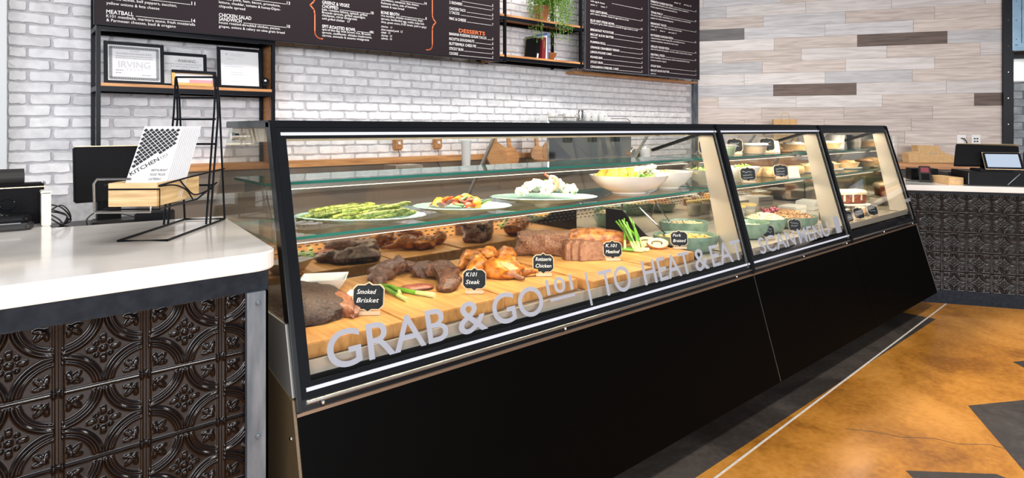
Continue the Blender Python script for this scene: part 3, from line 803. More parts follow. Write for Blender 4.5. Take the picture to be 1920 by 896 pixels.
menu(B2, [('h', '', c, 2.73, .33, r_, '5'), ('t', 'with egg & cheese', c, 2.701, .225), ('i', 'potato  6        bacon  7', c, 2.664, .26),
    ('h', 'K101 GRITS BOWL', c, 2.599, .27, r_, '9'), ('t', 'grits, bacon, cheddar cheese & egg made-to-order', c, 2.57, .63),
    ('h', 'BLUE GRIT STEAK BOWL', c, 2.50, .385, r_, '11'), ('t', 'blue grass grits, steak, peppers, avocado & eggs made-to-order', c, 2.474, .79),
    ('h', 'BREAKFAST POTATOES', c, 2.403, .37, r_, '3'), ('h', 'BISCUIT & K101 BUTTER', c, 2.354, .37, r_, '3'), ('t', 'mini trio', c, 2.325, .105),
    ('h', 'PUMPKIN ROLL', c, 2.275, .24, r_, '4'), ('h', 'ORANGE CRANBERRY BREAD', c, 2.221, .465, r_, '4'), ('h', 'LEMON POUND CAKE', c, 2.171, .335, r_, '4'),
    ('h', 'POWER BAR', c, 2.118, .19, r_, '5'), ('h', 'STICKY BUN', c, 2.067, .19, r_, '5'), ('h', 'CINNAMON STREUSEL CAKE', c, 2.017, .45, r_, '5')])
c = 5.743; r_ = 6.666
menu(B3, [('i', 'steak 12      shrimp 13', 6.2, 2.885, .36), ('h', 'PIMENTO CHEESE FRITTERS', c, 2.837, .43, r_, '8'), ('t', 'breaded bowls and cream cheese, green onions, jalapenos,', c, 2.807, .76), ('t', 'fresno peppers & bacon horseradish jam', c, 2.775, .52),
    ('h', 'TEXAS PHILLY', c, 2.712, .23, r_, '10'), ('t', 'thin-sliced ribeye, caramelized onions, provolone, tri-colored bell', c, 2.68, .80), ('t', 'peppers & crispy freedom baguette', c, 2.648, .44),
    ('h', 'BREAKFAST TACOS', c, 2.584, .30, r_, '5'), ('t', 'with egg & cheese, fresco salsa & avocado salsa', c, 2.553, .61), ('i', 'potato  5        bacon  6        extra steak  8', c, 2.515, .50),
    ('h', 'ROTISSERIE CHICKEN PIZZA', c, 2.449, .44, r_, '12'), ('t', 'roasted chicken, fresh mozzarella, caramelized onions,', c, 2.415, .68), ('t', 'roasted artichokes, spinach & cream sauce', c, 2.383, .54),
    ('h', 'GRILLED VEGGIE PIZZA', c, 2.319, .36, r_, '11'), ('t', 'olive oil, fennel, bell peppers, zucchini, yellow onions & feta cheese', c, 2.287, .83),
    ('h', 'MEATBALL PIZZA', c, 2.226, .27, r_, '14'), ('t', 'K101 meatballs, marinara sauce, fresh mozzarella & Parmesan', c, 2.192, .78), ('t', 'cheeses, basil & oregano', c, 2.16, .30),
    ('h', 'STICKY BUN', c, 2.094, .19, r_, '5'), ('h', 'BISCUIT & K101 BUTTER', c, 2.043, .36, r_, '3'), ('t', 'mini trio', c, 2.006, .10)])

# ------------------------------------------------------------------ steel shelf units on the brick wall
def bars(lst, mb=None):
    mb = mb or MB()
    for b in lst: mb.box(*b)
    return mb
SU = thing('wall_shelf', 'black steel wall shelf with one wooden board holding framed certificates', 'wall shelf', (.97, 4.43, .976))
for x in (.452, 1.47):
    part('post', MB().box(x, x + .022, 4.31, 4.335, .976, 2.6), 'black_metal', SU, world=True)
    part('post', MB().box(x, x + .022, 4.562, 4.586, 1.131, 2.6), 'black_metal', SU, world=True)
part('frame', bars([(.474, 1.47, 4.31, 4.335, 1.955, 1.984), (.474, 1.47, 4.562, 4.586, 1.955, 1.984), (.452, .474, 4.335, 4.562, 1.955, 1.984), (1.47, 1.492, 4.335, 4.562, 1.955, 1.984),
                    (.474, 1.47, 4.312, 4.335, 1.594, 1.624), (.474, 1.47, 4.562, 4.584, 1.594, 1.624), (.452, .474, 4.335, 4.562, 1.594, 1.624), (1.47, 1.492, 4.335, 4.562, 1.594, 1.624)]), 'black_metal', SU, world=True)
part('shelf_board', MB().box(.474, 1.492, 4.314, 4.584, 1.6245, 1.643), 'orange_wood', SU, world=True)
part('side_board', MB().box(1.494, 1.508, 4.36, 4.584, 1.131, 2.6), 'orange_wood', SU, world=True)
HS = thing('wall_shelf', 'black steel hanging shelf with two wooden boards between the menu boards', 'wall shelf', (4.07, 4.43, 1.98))
for x in (3.58, 4.60):
    part('post', MB().box(x, x + .024, 4.31, 4.334, 1.99, 3.2), 'black_metal', HS, world=True)
for x in (3.56, 4.44):
    part('post', MB().box(x, x + .024, 4.562, 4.586, 1.99, 3.2), 'black_metal', HS, world=True)
for z in (2.035, 2.41):
    part('frame', bars([(3.46, 4.66, 4.312, 4.334, z - .032, z), (3.46, 4.66, 4.562, 4.584, z - .032, z), (3.604, 3.626, 4.334, 4.562, z - .032, z), (4.62, 4.642, 4.334, 4.562, z - .032, z)]), 'black_metal', HS, world=True)
    part('shelf_board', MB().box(3.46, 4.66, 4.314, 4.584, z + .0005, z + .02), 'orange_wood', HS, world=True)
part('side_board', MB().box(3.50, 3.515, 4.36, 4.59, 1.99, 3.2), 'orange_wood', HS, world=True)
part('wall_rail', MB().box(4.66, 6.95, 4.45, 4.58, 1.955, 1.98), 'orange_wood', HS, world=True)

def picture(x0, x1, zb, h, y, lean, label, frame='black_metal', fw=.02, yaw=0):
    w_ = x1 - x0
    o = thing('picture_frame', label, 'frame', ((x0 + x1) / 2, y, zb), rot=(R(-lean), 0, R(yaw)))
    fr = bars([(-w_ / 2, -w_ / 2 + fw, -.012, .012, 0, h), (w_ / 2 - fw, w_ / 2, -.012, .012, 0, h), (-w_ / 2 + fw, w_ / 2 - fw, -.012, .012, 0, fw), (-w_ / 2 + fw, w_ / 2 - fw, -.012, .012, h - fw, h)])
    part('frame', fr, frame, o, bevel=.003)
    part('sheet', MB().box(-w_ / 2 + fw, w_ / 2 - fw, -.002, .002, fw, h - fw), 'paper', o)
    return o, w_, h
def sheet_text(o, lines, m='print_grey'):
    mb = MB()
    for (s, size, x, z, wid, al) in lines:
        if s == '~':
            q = random.Random(int(z * 1e4)); xa = x - (wid / 2 if al == 'C' else 0); xe = xa + wid
            while xa < xe:
                d = q.uniform(.006, .018); mb.box(xa, min(xe, xa + d), -.0033, -.0031, z, z + size * .42); xa += d + .0025
            continue
        mb.merge(text(s, size, x - (wid / 2 if al == 'C' else 0), z, wid, y=-.0032))
    part('lettering', mb, m, o, fix=False)
ZS = 1.6445
o, w_, h = picture(.50, .822, ZS, .262, 4.40, 5, 'largest black framed certificate with a scalloped border on the wall shelf')
sc_ = MB()
for k in range(22):
    x = -.124 + k * .248 / 21
    for z in (.036, .226): sc_.lathe([(.0095, 0), (.0095, .0005)], 12).v[-24:] ; sc_.v[-24:] = [(x + p[0], -.0030 - p[2], z + p[1]) for p in sc_.v[-24:]]
for k in range(15):
    z = .042 + k * .178 / 14
    for x in (-.126, .126): sc_.lathe([(.0095, 0), (.0095, .0005)], 12); sc_.v[-24:] = [(x + p[0], -.0030 - p[2], z + p[1]) for p in sc_.v[-24:]]
part('scalloped_border', sc_, 'print_grey', o, fix=False)
sheet_text(o, [('CITY OF IRVING', .010, 0, .205, .05, 'C'), ('REGISTERED FOOD MANAGER PERMIT', .013, 0, .186, .19, 'C'), ('~', .008, 0, .172, .20, 'C'),
               ('~', .008, 0, .161, .20, 'C'), ('~', .008, -.10, .085, .04, 'L'), ('~', .007, .04, .058, .05, 'L'), ('~', .008, -.10, .068, .03, 'L')])
sheet_text(o, [('IRVING', .055, 0, .105, .17, 'C'), ('T  E  X  A  S', .012, 0, .088, .09, 'C')], 'print_light')
o, w_, h = picture(.79, 1.092, ZS, .228, 4.475, 5, 'black framed warning notice behind the gold frame on the wall shelf')
sheet_text(o, [('- WARNING -', .030, .03, .165, .135, 'C')], 'print_black')
sheet_text(o, [('OBTAINING FORCED LABOR OR SERVICES', .0135, .01, .148, .22, 'C'), ('IS A CRIME UNDER TEXAS LAW', .0135, .02, .132, .17, 'C'), ('CALL THE', .0135, .02, .116, .055, 'C'), ('NATIONAL HUMAN TRAFFICKING HOTLINE', .0135, .01, .100, .23, 'C')])
o, w_, h = picture(.858, 1.125, ZS, .105, 4.365, 12, 'small gold and black framed slip in front of the warning notice', 'gold', .022)
part('pink_band', MB().box(-.03, .109, -.0034, -.0024, .024, .046), 'pink_paper', o)
part('top_moulding', MB().box(-.133, .133, -.0135, -.0122, .085, .105).box(.112, .133, -.0135, -.0122, 0, .085), 'black_metal', o)
o, w_, h = picture(1.142, 1.432, ZS, .282, 4.40, 6, 'black framed white form at the right end of the wall shelf')
sheet_text(o, [('~', .010, -.06, .236, .10, 'L'), ('~', .009, -.06, .226, .08, 'L'), ('~', .012, -.085, .20, .05, 'L'), ('~', .008, -.10, .165, .05, 'L'), ('~', .008, -.10, .150, .12, 'L'),
               ('~', .008, -.06, .11, .08, 'L'), ('~', .008, -.06, .096, .10, 'L'), ('~', .008, -.06, .05, .05, 'L')], 'print_light')
part('seal', MB().lathe([(.008, 0), (.008, .001)], 16).xf(Matrix.Translation((-.085, -.003, .236)) @ Matrix.Rotation(R(90), 4, 'X')), 'print_light', o)
w1 = thing('security_camera', 'small black camera on a stand at the right end of the wall shelf', 'camera', (1.452, 4.39, ZS), R(-10))
part('stand', MB().lathe([(.018, 0), (.018, .006), (.006, .012), (.006, .03)], 16).box(-.018, .018, -.012, .012, .028, .062), 'plastic_black', w1, smooth=True)
cmh = part('camera_head', MB().lathe([(.02, 0), (.024, .006), (.024, .02), (.018, .028)], 20).xf(Matrix.Translation((-.004, .012, .062)) @ Matrix.Rotation(R(90), 4, 'X')), 'plastic_black', w1, smooth=True)
part('lens', MB().lathe([(.008, 0), (.005, .004)], 16).xf(Matrix.Translation((-.004, -.0165, .062)) @ Matrix.Rotation(R(90), 4, 'X')), 'chrome', cmh)
part('cable', MB().tube([(.016, 0, .02), (.03, -.01, .006), (.028, -.02, -.02), (.022, -.022, -.08), (.03, -.02, -.13)], .0015, 6), 'cable', w1)

# books, bowl, plant on the hanging shelf
ZH = 2.0555
bk = [(3.985, .052, .205, .150, 'plastic_black', 'black book with a pale label, leaning at the left of the shelf books', -9),
      (4.03, .022, .232, .13, 'tealbook', 'tall green and orange book behind the black and red books', -4),
      (4.085, .050, .215, .155, 'redbook', 'dark red book between the black book and the white books', -2),
      (4.134, .020, .235, .16, 'white_plastic', 'thin white book beside the red book on the shelf', 0),
      (4.158, .014, .262, .17, 'bluebook', 'tallest thin blue and white book at the right of the shelf books', 0)]
M['tealbook'] = pmat('teal_cover', (.03, .13, .11), (.30, .28, .10), 25, .5)
M['redbook'] = pmat('red_cover', (.20, .015, .02), rough=.5)
M['bluebook'] = pmat('blue_cover', (.12, .22, .55), rough=.5)
for x, t_, h_, d_, m, lab, ln_ in bk:
    o = thing('book', lab, 'book', (x, 4.345 if m != 'tealbook' else 4.42, ZH), rot=(0, R(-ln_), 0), group='books on the hanging shelf')
    part('cover', MB().box(0, .0025, 0, d_, 0, h_).box(t_ - .0025, t_, 0, d_, 0, h_).box(0, t_, -.002, .001, 0, h_), m, o)
    part('pages', MB().box(.003, t_ - .003, .002, d_ - .003, .004, h_ - .004), 'paper', o)
    if m == 'plastic_black': part('spine_label', MB().box(.028, .048, -.003, -.002, .01, .055), 'paper', o)
    if m == 'redbook': part('spine_title', MB().box(.02, .028, -.003, -.002, .11, .18), 'gold', o)
solo('bowl', MB().lathe([(.02, 0), (.045, .012), (.075, .05), (.082, .075), (.074, .073), (.05, .03), (.0, .012)], 28), 'terracotta', 'small brown bowl beside the books on the hanging shelf', 'bowl', (4.262, 4.43, ZH), smooth=True)
hp = thing('hanging_plant', 'trailing green plant spilling over the upper hanging shelf', 'plant', (4.16, 4.43, 2.4305))
part('pot', MB().lathe([(.05, 0), (.075, .10), (.085, .16), (.078, .16), (.07, .10), (0, .10)], 24), 'terracotta', hp, smooth=True)
fo = MB(); lr = random.Random(3)
for k in range(95):
    a = lr.uniform(0, 6.28); r0 = lr.uniform(.03, .12); x, y, z = r0 * math.cos(a), min(.12, r0 * math.sin(a)) - .03, .20 + lr.uniform(-.03, .06)
    out = lr.uniform(.06, .16); dr = lr.uniform(.12, .42); pts = []
    for i in range(9):
        q = i / 8; px, py = x + math.cos(a) * out * min(1, q * 2) * .9, y + min(.09, math.sin(a) * out * min(1, q * 2)) - .07 * q - .06 * min(1, q * 3)
        pz = z + .05 * math.sin(q * 3) - dr * q * q
        pts.append((px, py, pz))
        for j in range(4):
            c_ = Vector((px, py, pz)) + Vector((lr.uniform(-.014, .014), lr.uniform(-.014, .014), lr.uniform(-.014, .014)))
            d1 = Vector((lr.uniform(-1, 1), lr.uniform(-1, 1), lr.uniform(-1, .6))).normalized() * lr.uniform(.008, .013)
            d2 = d1.cross(Vector((lr.uniform(-1, 1), lr.uniform(-1, 1), lr.uniform(-1, 1)))).normalized() * .005
            fo.add([c_ - d1, c_ + d2, c_ + d1, c_ - d2], [(0, 1, 2, 3)])
    fo.tube(pts, .001, 4)
fo_ = part('foliage', fo, 'green_foliage', hp, fix=False); fo_['kind'] = 'stuff'

# ------------------------------------------------------------------ wire menu rack on the near counter
ZC = 1.0702
RK = thing('menu_rack', 'black wire rack with a wooden tray standing on the near counter', 'rack', (.246, 1.894, ZC), R(-36))
wr = .0033
def wire(pts, r=wr, closed=False): return MB().tube(pts, r, 7, closed)
part('base_loop', wire([(0, 0, wr), (.126, 0, wr), (.126, .385, wr), (0, .385, wr)], closed=True), 'black_metal', RK, smooth=True)
for u in (-.012, .114):
    part('rear_leg', wire([(u + .012, .383, wr), (u - .005, .383, .40), (u - .015, .383, .466)]), 'black_metal', RK, smooth=True)
    part('front_leg', wire([(u, .27, wr), (u - .012, .36, .35), (u - .015, .379, .466)]), 'black_metal', RK, smooth=True)
    part('front_leg', wire([(u + .010, .275, wr), (u - .002, .365, .34), (u - .013, .382, .43)]), 'black_metal', RK, smooth=True)
for z, v in ((.468, .382), (.40, .372), (.33, .36), (.12, .32), (.25, .35)):
    part('cross_bar', wire([(-.028 + (.466 - z) * .03, v, z), (.102 + (.466 - z) * .03, v, z)]), 'black_metal', RK, smooth=True)
bz0, bz1 = .100, .160
hold = MB().tube([(-.004, -.062, bz0 - .006), (.136, -.062, bz0 - .006), (.136, -.062, bz0 + .045), (-.004, -.062, bz0 + .045)], .0025, 6, True)
for u in (-.002, .134):
    hold.tube([(u, -.06, bz0 - .006), (u, .16, bz0 - .006), (u, .30, bz0 + .03)], .0025, 6)
    hold.tube([(u, -.06, bz1 - .006), (u, .10, bz1 + .002), (u, .36, bz1 + .01)], .0025, 6)
    hold.tube(curve([(u, -.06, bz1 - .008), (u, .02, bz1 - .012), (u, .09, bz0 + .028), (u, .13, bz0 - .002)]), .0022, 6)
    hold.tube(curve([(u, .05, bz1), (u, .09, bz0 + .034), (u, .15, bz0 + .008), (u, .27, bz0 + .016)]), .0022, 6)
part('tray_wires', hold, 'black_metal', RK, smooth=True)
part('front_loop', MB().tube([(-.018, -.07, bz0 - .012), (.118, -.07, bz0 - .012), (.118, -.07, bz0 + .0), (.118, -.07, bz0 + .002)], .003, 7).tube([(-.018, -.07, bz0 - .012), (-.020, -.07, bz0 + .06), (-.012, -.07, bz0 + .072), (.07, -.07, bz0 + .072)], .003, 7), 'steel', RK, smooth=True)
tray = MB().box(.006, .126, -.055, -.046, bz0, bz1).box(.006, .126, .182, .191, bz0, bz1).box(.006, .015, -.046, .182, bz0, bz1).box(.117, .126, -.046, .182, bz0, bz1).box(.015, .117, -.046, .182, bz0, bz0 + .006)
part('wooden_tray', tray, 'box_wood', RK, bevel=.001)

def menu_print():
    mb = MB()
    q = .0062
    for i in range(0, 14):
        for j in range(0, 34):
            if (i + j) % 2: continue
            s_, t_ = .0075 + i * .0072, .05 + j * .0072
            if t_ < .098 + s_ * .80 or t_ > .228 or s_ > .099: continue
            mb.add([(s_ - q, 0, t_), (s_, 0, t_ - q), (s_ + q, 0, t_), (s_, 0, t_ + q)], [(0, 1, 2, 3)])
    k = text('KITCHEN', .0175, 0, 0, .078, bold=.0003).xf(Matrix.Translation((.008, 0, .078)) @ Matrix.Rotation(R(-38), 4, 'Y'))
    mb.merge(k)
    k = text('101', .0105, 0, 0, .018).xf(Matrix.Translation((.072, 0, .131)) @ Matrix.Rotation(R(-38), 4, 'Y'))
    mb.merge(k)
    mb.merge(MB().box(0, .018, -.0001, 0, -.003, -.0022).xf(Matrix.Translation((.072, 0, .131)) @ Matrix.Rotation(R(-38), 4, 'Y')))
    for n, (s, wd_) in enumerate((('RESTAURANT', .042), ('FOOD TRUCK', .040), ('CATERING', .032))):
        mb.merge(text(s, .0095, .056, .092 - n * .0135, wd_, shear=.15, bold=.0002))
    mb.v = [(p[0], p[1] - .0006, p[2]) for p in mb.v]
    return mb
mprint = menu_print()
mprint_mesh = mprint.mesh('print', 'print_black', fix=False)
sheet_mesh = MB().box(0, .105, -.0004, .0004, 0, .236).mesh('sheet', 'paper')
RM = Matrix.Translation((.246, 1.894, ZC)) @ Matrix.Rotation(R(-36), 4, 'Z')
for k in range(11):
    loc = RM @ Vector((.018 + .0004 * k, -.030 + .0105 * k, bz0 + .008))
    lab = 'front folded menu with checker print standing in the wire rack' if k == 0 else 'folded white menu stacked behind the front one in the wire rack'
    o = tag(link('menu', sheet_mesh, None, loc, rot=(R(-33), 0, R(-36))), lab, 'menu', 'menus in the wire rack')
    link('print', mprint_mesh, o)

# ------------------------------------------------------------------ staff devices behind the near counter
ps = thing('payment_terminal', 'dark grey register tablet seen from behind at the left edge', 'terminal', (-.01, 2.44, ZC), R(2))
part('housing', MB().prism([(-.02, .0), (-.035, .12), (-.028, .128), (.0, .132), (.03, .02), (.03, 0)], 'x', -.17, .125), 'plastic_black', ps, bevel=.004)
part('top_band', MB().box(-.172, .127, -.038, .0, .117, .1195), 'gold_edge', ps)
part('side_rim', MB().prism([(-.024, .01), (-.037, .121), (-.030, .13), (.002, .133), (.03, .02)], 'x', .1252, .130), 'steel', ps)
part('emblem', MB().tube([(.0 + .018 * math.cos(R(15 * k)), 0, .016 * math.sin(R(15 * k))) for k in range(24)], .003, 6, True).xf(Matrix.Translation((.035, -.030, .068)) @ Matrix.Rotation(R(-7), 4, 'X')), 'ceramic_black', ps, smooth=True)
part('printer_roll', MB().lathe([(.026, 0), (.026, .10)], 28).xf(Matrix.Translation((-.02, .03, .147)) @ Matrix.Rotation(R(90), 4, 'Y')), 'plastic_grey', ps, smooth=True)
cr_ = thing('card_reader', 'low rounded black card reader in front of the register tablet', 'card reader', (.0, 2.335, ZC), R(-4))
part('housing', MB().prism([(-.16, -.045), (.075, -.045), (.088, -.032), (.088, .035), (.07, .05), (-.16, .05)], 'z', 0, .022), 'plastic_grey', cr_, bevel=.006, smooth=True)
part('lid', MB().prism([(-.16, -.04), (.07, -.04), (.084, -.028), (.082, .032), (.066, .046), (-.16, .046)], 'z', .024, .044), 'plastic_black', cr_, bevel=.006, smooth=True)
part('ring', MB().tube([(.012 + .018 * math.cos(R(15 * k)), .01 + .018 * math.sin(R(15 * k)), .044) for k in range(24)], .0025, 6, True), 'ceramic_black', cr_, smooth=True)
part('card_slot', MB().box(-.15, .06, -.0465, -.044, .0215, .0245), 'ceramic_black', cr_)
solo('power_box', MB().box(-.012, .012, -.03, .03, 0, .105).box(-.014, .014, -.032, .032, .1, .108), 'liner', 'cream upright power box beside the register tablet', 'power box', (.119, 2.38, ZC), bevel=.002)
cb = MB(); lr = random.Random(11)
for k in range(6):
    a = Vector((.13 + .008 * k, 2.42 + .01 * k, 1.09 + .012 * k)); b = Vector((.16 + .012 * k, 2.40, 1.085 + lr.uniform(0, .03)))
    cb.tube(curve([(.108, 2.45, 1.08 + lr.uniform(0, .05)), (.14 + lr.uniform(-.01, .02), 2.43, 1.075 + lr.uniform(0, .05)), (.165 + lr.uniform(-.015, .04), 2.41 + .01 * k, 1.07 + lr.uniform(-.015, .03)), (.16 + lr.uniform(-.01, .03), 2.44 + .01 * k, 1.045), (.150 + .008 * k, 2.42 + .02 * k, 1.003)]), .0024, 6)
solo('cable_bundle', cb, 'cable', 'tangle of thin black cables beside the cream power box', 'cable', smooth=True)
mo = thing('monitor', 'black register monitor seen from behind on the staff shelf', 'monitor', (.40, 2.84, 1.0005), R(4))
part('panel', MB().box(-.175, .175, -.012, .012, .0, .215).xf(Matrix.Translation((0, 0, .085)) @ Matrix.Rotation(R(-6), 4, 'X')), 'plastic_black', mo, bevel=.005)
part('top_edge', MB().box(-.172, .172, -.013, .01, .214, .2175).xf(Matrix.Translation((0, 0, .085)) @ Matrix.Rotation(R(-6), 4, 'X')), 'gold_edge', mo)
part('neck', MB().box(-.10, -.02, .0, .03, .005, .12), 'plastic_black', mo)
part('foot', MB().prism([(-.13, -.06), (-.11, -.075), (.02, -.075), (.04, .05), (-.11, .06)], 'z', 0, .014), 'plastic_grey', mo, bevel=.004)
part('cable', MB().tube(curve([(-.15, -.16, .003), (-.16, -.16, .04), (-.12, -.15, .065), (-.05, -.16, .05), (.03, -.18, .02)]), .0025, 6), 'cable', mo, smooth=True)
solo('receipt_printer', MB().box(-.06, .06, -.05, .05, 0, .05).box(-.05, .05, -.052, -.04, .012, .03), 'plastic_black', 'black box printer at the foot of the staff monitor', 'printer', (.47, 2.68, 1.0005), R(-20), bevel=.004)

# ------------------------------------------------------------------ back counter under the brick wall
BC = thing('back_counter', 'dark back counter along the brick wall, seen through the glass cases', 'counter', (3.2, 4.3, 0))
part('cabinet', MB().box(.70, 6.0, 4.02, 4.585, 0, .94), 'taupe', BC, world=True)
part('worktop', MB().box(.68, 6.0, 3.98, 4.586, .94, .975), 'steel', BC, world=True)
part('wood_ledge', MB().box(.70, 6.0, 4.46, 4.586, 1.083, 1.13), 'orange_wood', BC, world=True)
part('splash_panel', MB().box(.70, 6.0, 4.555, 4.586, .975, 1.083), 'taupe', BC, world=True)
for x, lab in ((2.61, 'left of two brown covered wall sockets behind the long case'), (3.01, 'right of two brown covered wall sockets behind the long case')):
    o = thing('wall_socket', lab, 'socket', (x, 4.586, 1.235), group='wall sockets behind the cases')
    part('cover', MB().box(-.045, .045, -.04, 0, -.05, .06), 'brown_glass', o, bevel=.012)
    part('plug', MB().box(-.012, .012, -.05, -.04, .0, .025), 'white_plastic', o)
    part('cord', MB().tube([(0, -.03, -.05), (.0, -.05, -.09), (-.03, -.06, -.15), (-.04, -.12, -.2)], .003, 6), 'cable', o, smooth=True)
o = solo('cup_stack', MB().lathe([(.035, 0), (.045, .28), (.047, .285), (.047, .295), (.04, .295)], 24), 'white_plastic', 'tall white stack of paper cups on the back counter', 'cups', (3.12, 4.28, .9755), smooth=True)
solo('metal_box', MB().box(-.12, .12, -.1, .1, 0, .11).box(-.10, .10, -.104, -.1, .03, .09), 'steel', 'low grey metal box on the back counter below the sockets', 'box', (2.45, 4.2, .9755), bevel=.004)
for k, (x, m, rr) in enumerate(((3.55, 'brown_glass', .12), (3.72, 'orange_wood', .10))):
    solo('serving_board', MB().lathe([(rr, 0), (rr, .018)], 36).box(-.02, .02, rr - .01, rr + .08, 0, .018).xf(Matrix.Translation((0, 0, rr)) @ Matrix.Rotation(R(80), 4, 'X')), m,
         ('dark brown', 'orange')[k] + ' round wooden board leaning against the brick wall', 'board', (x, 4.40, 1.0))
# espresso machine with mugs
EM = thing('espresso_machine', 'chrome espresso machine with a cup rail, behind the long display case', 'coffee machine', (4.5, 4.2, .976))
part('body', MB().box(-.60, .62, -.14, .24, .10, .468), 'chrome', EM, bevel=.01)
part('drip_tray', MB().box(-.58, .60, -.20, .20, .01, .10), 'steel', EM, bevel=.006)
for x in (-.35, .0, .35): part('group_head', MB().lathe([(.035, 0), (.035, .05), (.02, .06)], 20, (x, -.16, .26)), 'black_metal', EM, smooth=True)
part('cup_rail', MB().tube([(-.60, -.13, .468), (-.60, -.13, .503), (-.22, -.13, .503), (-.16, -.13, .473)], .004, 6).tube([(.30, -.13, .495), (.55, -.13, .50), (.61, -.13, .47)], .004, 6), 'steel', EM, smooth=True)
def mug():
    p = [(.028, 0), (.036, .01), (.04, .075), (.037, .075), (.033, .012), (0, .01)]
    o = thing('mug', 'upright white mug on top of the espresso machine', 'mug', group='white mugs on the espresso machine')
    part('cup', MB().lathe(p, 24), 'white', o, smooth=True)
    part('handle', MB().tube([(.036, 0, .06), (.06, 0, .058), (.066, 0, .04), (.055, 0, .02), (.034, 0, .018)], .005, 8), 'white', o, smooth=True)
    return o
mg = mug()
for k, (x, y) in enumerate(((4.02, 4.14), (4.13, 4.22), (4.22, 4.13), (4.31, 4.17), (4.52, 4.15), (4.62, 4.14), (4.72, 4.14))):
    o = mg if k == 0 else copy_tree(mg)
    o.location = (x, y, 1.4445); o.rotation_euler.z = k * 1.9
o = thing('milk_pitcher', 'shiny steel milk pitcher among the white mugs', 'pitcher', (4.40, 4.13, 1.4445))
part('cup', MB().lathe([(.04, 0), (.042, .01), (.036, .08), (.038, .108), (.035, .108), (.033, .08), (.036, .012), (0, .012)], 28), 'chrome', o, smooth=True)
part('handle', MB().tube([(.036, 0, .09), (.07, 0, .085), (.07, 0, .03), (.04, 0, .02)], .004, 8), 'chrome', o, smooth=True)
for x, m in ((5.0, 'chrome'), (5.25, 'white')):
    solo('canister', MB().lathe([(.06, 0), (.06, .16), (.055, .17), (.02, .18), (.02, .195), (.0, .195)], 28), m, ('chrome' if m == 'chrome' else 'white') + ' lidded canister on the back counter by the espresso machine', 'canister', (x + .35, 4.25, .9755), smooth=True)

# ------------------------------------------------------------------ counter under the plank wall
WL = Matrix.Translation((7.115, 4.6, 0)) @ Matrix.Rotation(EA, 4, 'Z')
WC = thing('back_counter', 'wood topped back counter along the plank wall', 'counter', WL @ Vector((1.9, -.3, 0)), EA)
part('cabinet', MB().box(-1.5, 1.5, -.28, .28, 0, .915), 'dark_cabinet', WC)
part('worktop', MB().box(-1.52, 1.52, -.32, .285, .916, .975), 'orange_wood', WC, bevel=.003)
bg = thing('paper_bag', 'kraft paper carrier bag behind the glass cases by the plank wall', 'bag', WL @ Vector((1.09, -.22, .9755)), EA)
part('bag', MB().prism([(-.13, 0), (.13, 0), (.135, .51), (-.135, .51)], 'y', -.07, .07), 'cardboard', bg)
part('handle', MB().tube([(-.045, -.07, .46), (-.042, -.072, .56), (-.03, -.074, .585), (.03, -.074, .585), (.042, -.072, .56), (.045, -.07, .46)], .004, 6), 'cardboard', bg, smooth=True)
kp = [(200, 230), (430, 235), (470, 310), (640, 390), (660, 455), (100, 460), (90, 340), (210, 310)]
kp = [((x - 380) / 6.4 / 172, (460 - z) / 6.4 / 172) for x, z in kp]
km = MB().prism(kp, 'y', 0, .004).mesh('kraft_carton', 'cardboard')
ks = MB().box(-.05, .03, -.001, 0, .108, .114).mesh('handle_slot', 'print_grey')
for k in range(6):
    o = tag(link('kraft_carton', km, None, WL @ Vector((2.66 - .009 * (5 - k), -.34 + .012 * (5 - k), .9755)), rot=(R(-14), 0, EA)),
            'front flattened kraft carton with a slot, leaning by the plank wall' if k == 5 else 'flattened kraft carton in the stack behind the front one', 'carton', 'flattened kraft cartons')
    if k == 5: link('handle_slot', ks, o)
for k, (x, y) in enumerate(((2.18, -.30), (2.27, -.28))):
    o = solo('cup_stack', MB().lathe([(.03, 0), (.045, .30), (.047, .30), (.047, .31), (.04, .31)], 20), 'clear_plastic',
             ('left', 'right')[k] + ' tall stack of clear plastic cups by the farthest glass case', 'cups', WL @ Vector((x, y, .9755)), smooth=True)
for k, x in enumerate((3.03, 3.175)):
    o = thing('wall_outlet', ('left white wall outlet with a black plug, on the plank wall', 'right white wall outlet with four sockets, on the plank wall')[k], 'outlet', WL @ Vector((x, -.003, 1.235)), EA)
    part('plate', MB().box(-.045, .045, -.006, 0, -.06, .06), 'white_plastic', o, bevel=.002)
    if k: part('socket', bars([(-.022, -.004, -.008, -.006, .008, .024), (.004, .022, -.008, -.006, .008, .024), (-.022, -.004, -.008, -.006, -.024, -.008), (.004, .022, -.008, -.006, -.024, -.008)]), 'print_black', o)
    else: part('plug', MB().tube([(-.005, -.012, .02), (.02, -.03, .018), (.04, -.04, -.02), (.045, -.05, -.09)], .006, 8), 'cable', o, smooth=True)

# ------------------------------------------------------------------ register on the far counter
FM = Matrix.Translation(OC) @ Matrix.Rotation(EA, 4, 'Z')
ZF = .9253
def far(x, y): return FM @ Vector((x, y, ZF))
cd = thing('cash_drawer', 'wide black cash drawer on the far counter', 'cash drawer', far(.20, .20), EA)
part('housing', MB().box(-.20, .26, -.15, .22, 0, .108), 'plastic_black', cd, bevel=.003)
part('front_seam', MB().box(-.202, -.199, -.152, -.149, .01, .10).add([(.05, -.1515, .012), (.058, -.1515, .012), (.135, -.1515, .098), (.130, -.1515, .098)], [(0, 1, 2, 3)]), 'bracket_steel', cd)
pm = thing('register_monitor', 'black register with a lit customer screen on the cash drawer', 'register', FM @ Vector((.20, .17, ZF + .1085)), EA)
part('base', MB().prism([(-.10, -.05), (.12, -.05), (.13, .1), (-.12, .1)], 'z', 0, .02), 'plastic_black', pm, bevel=.004)
part('stem', MB().box(-.06, .09, .03, .07, .02, .15), 'plastic_black', pm)
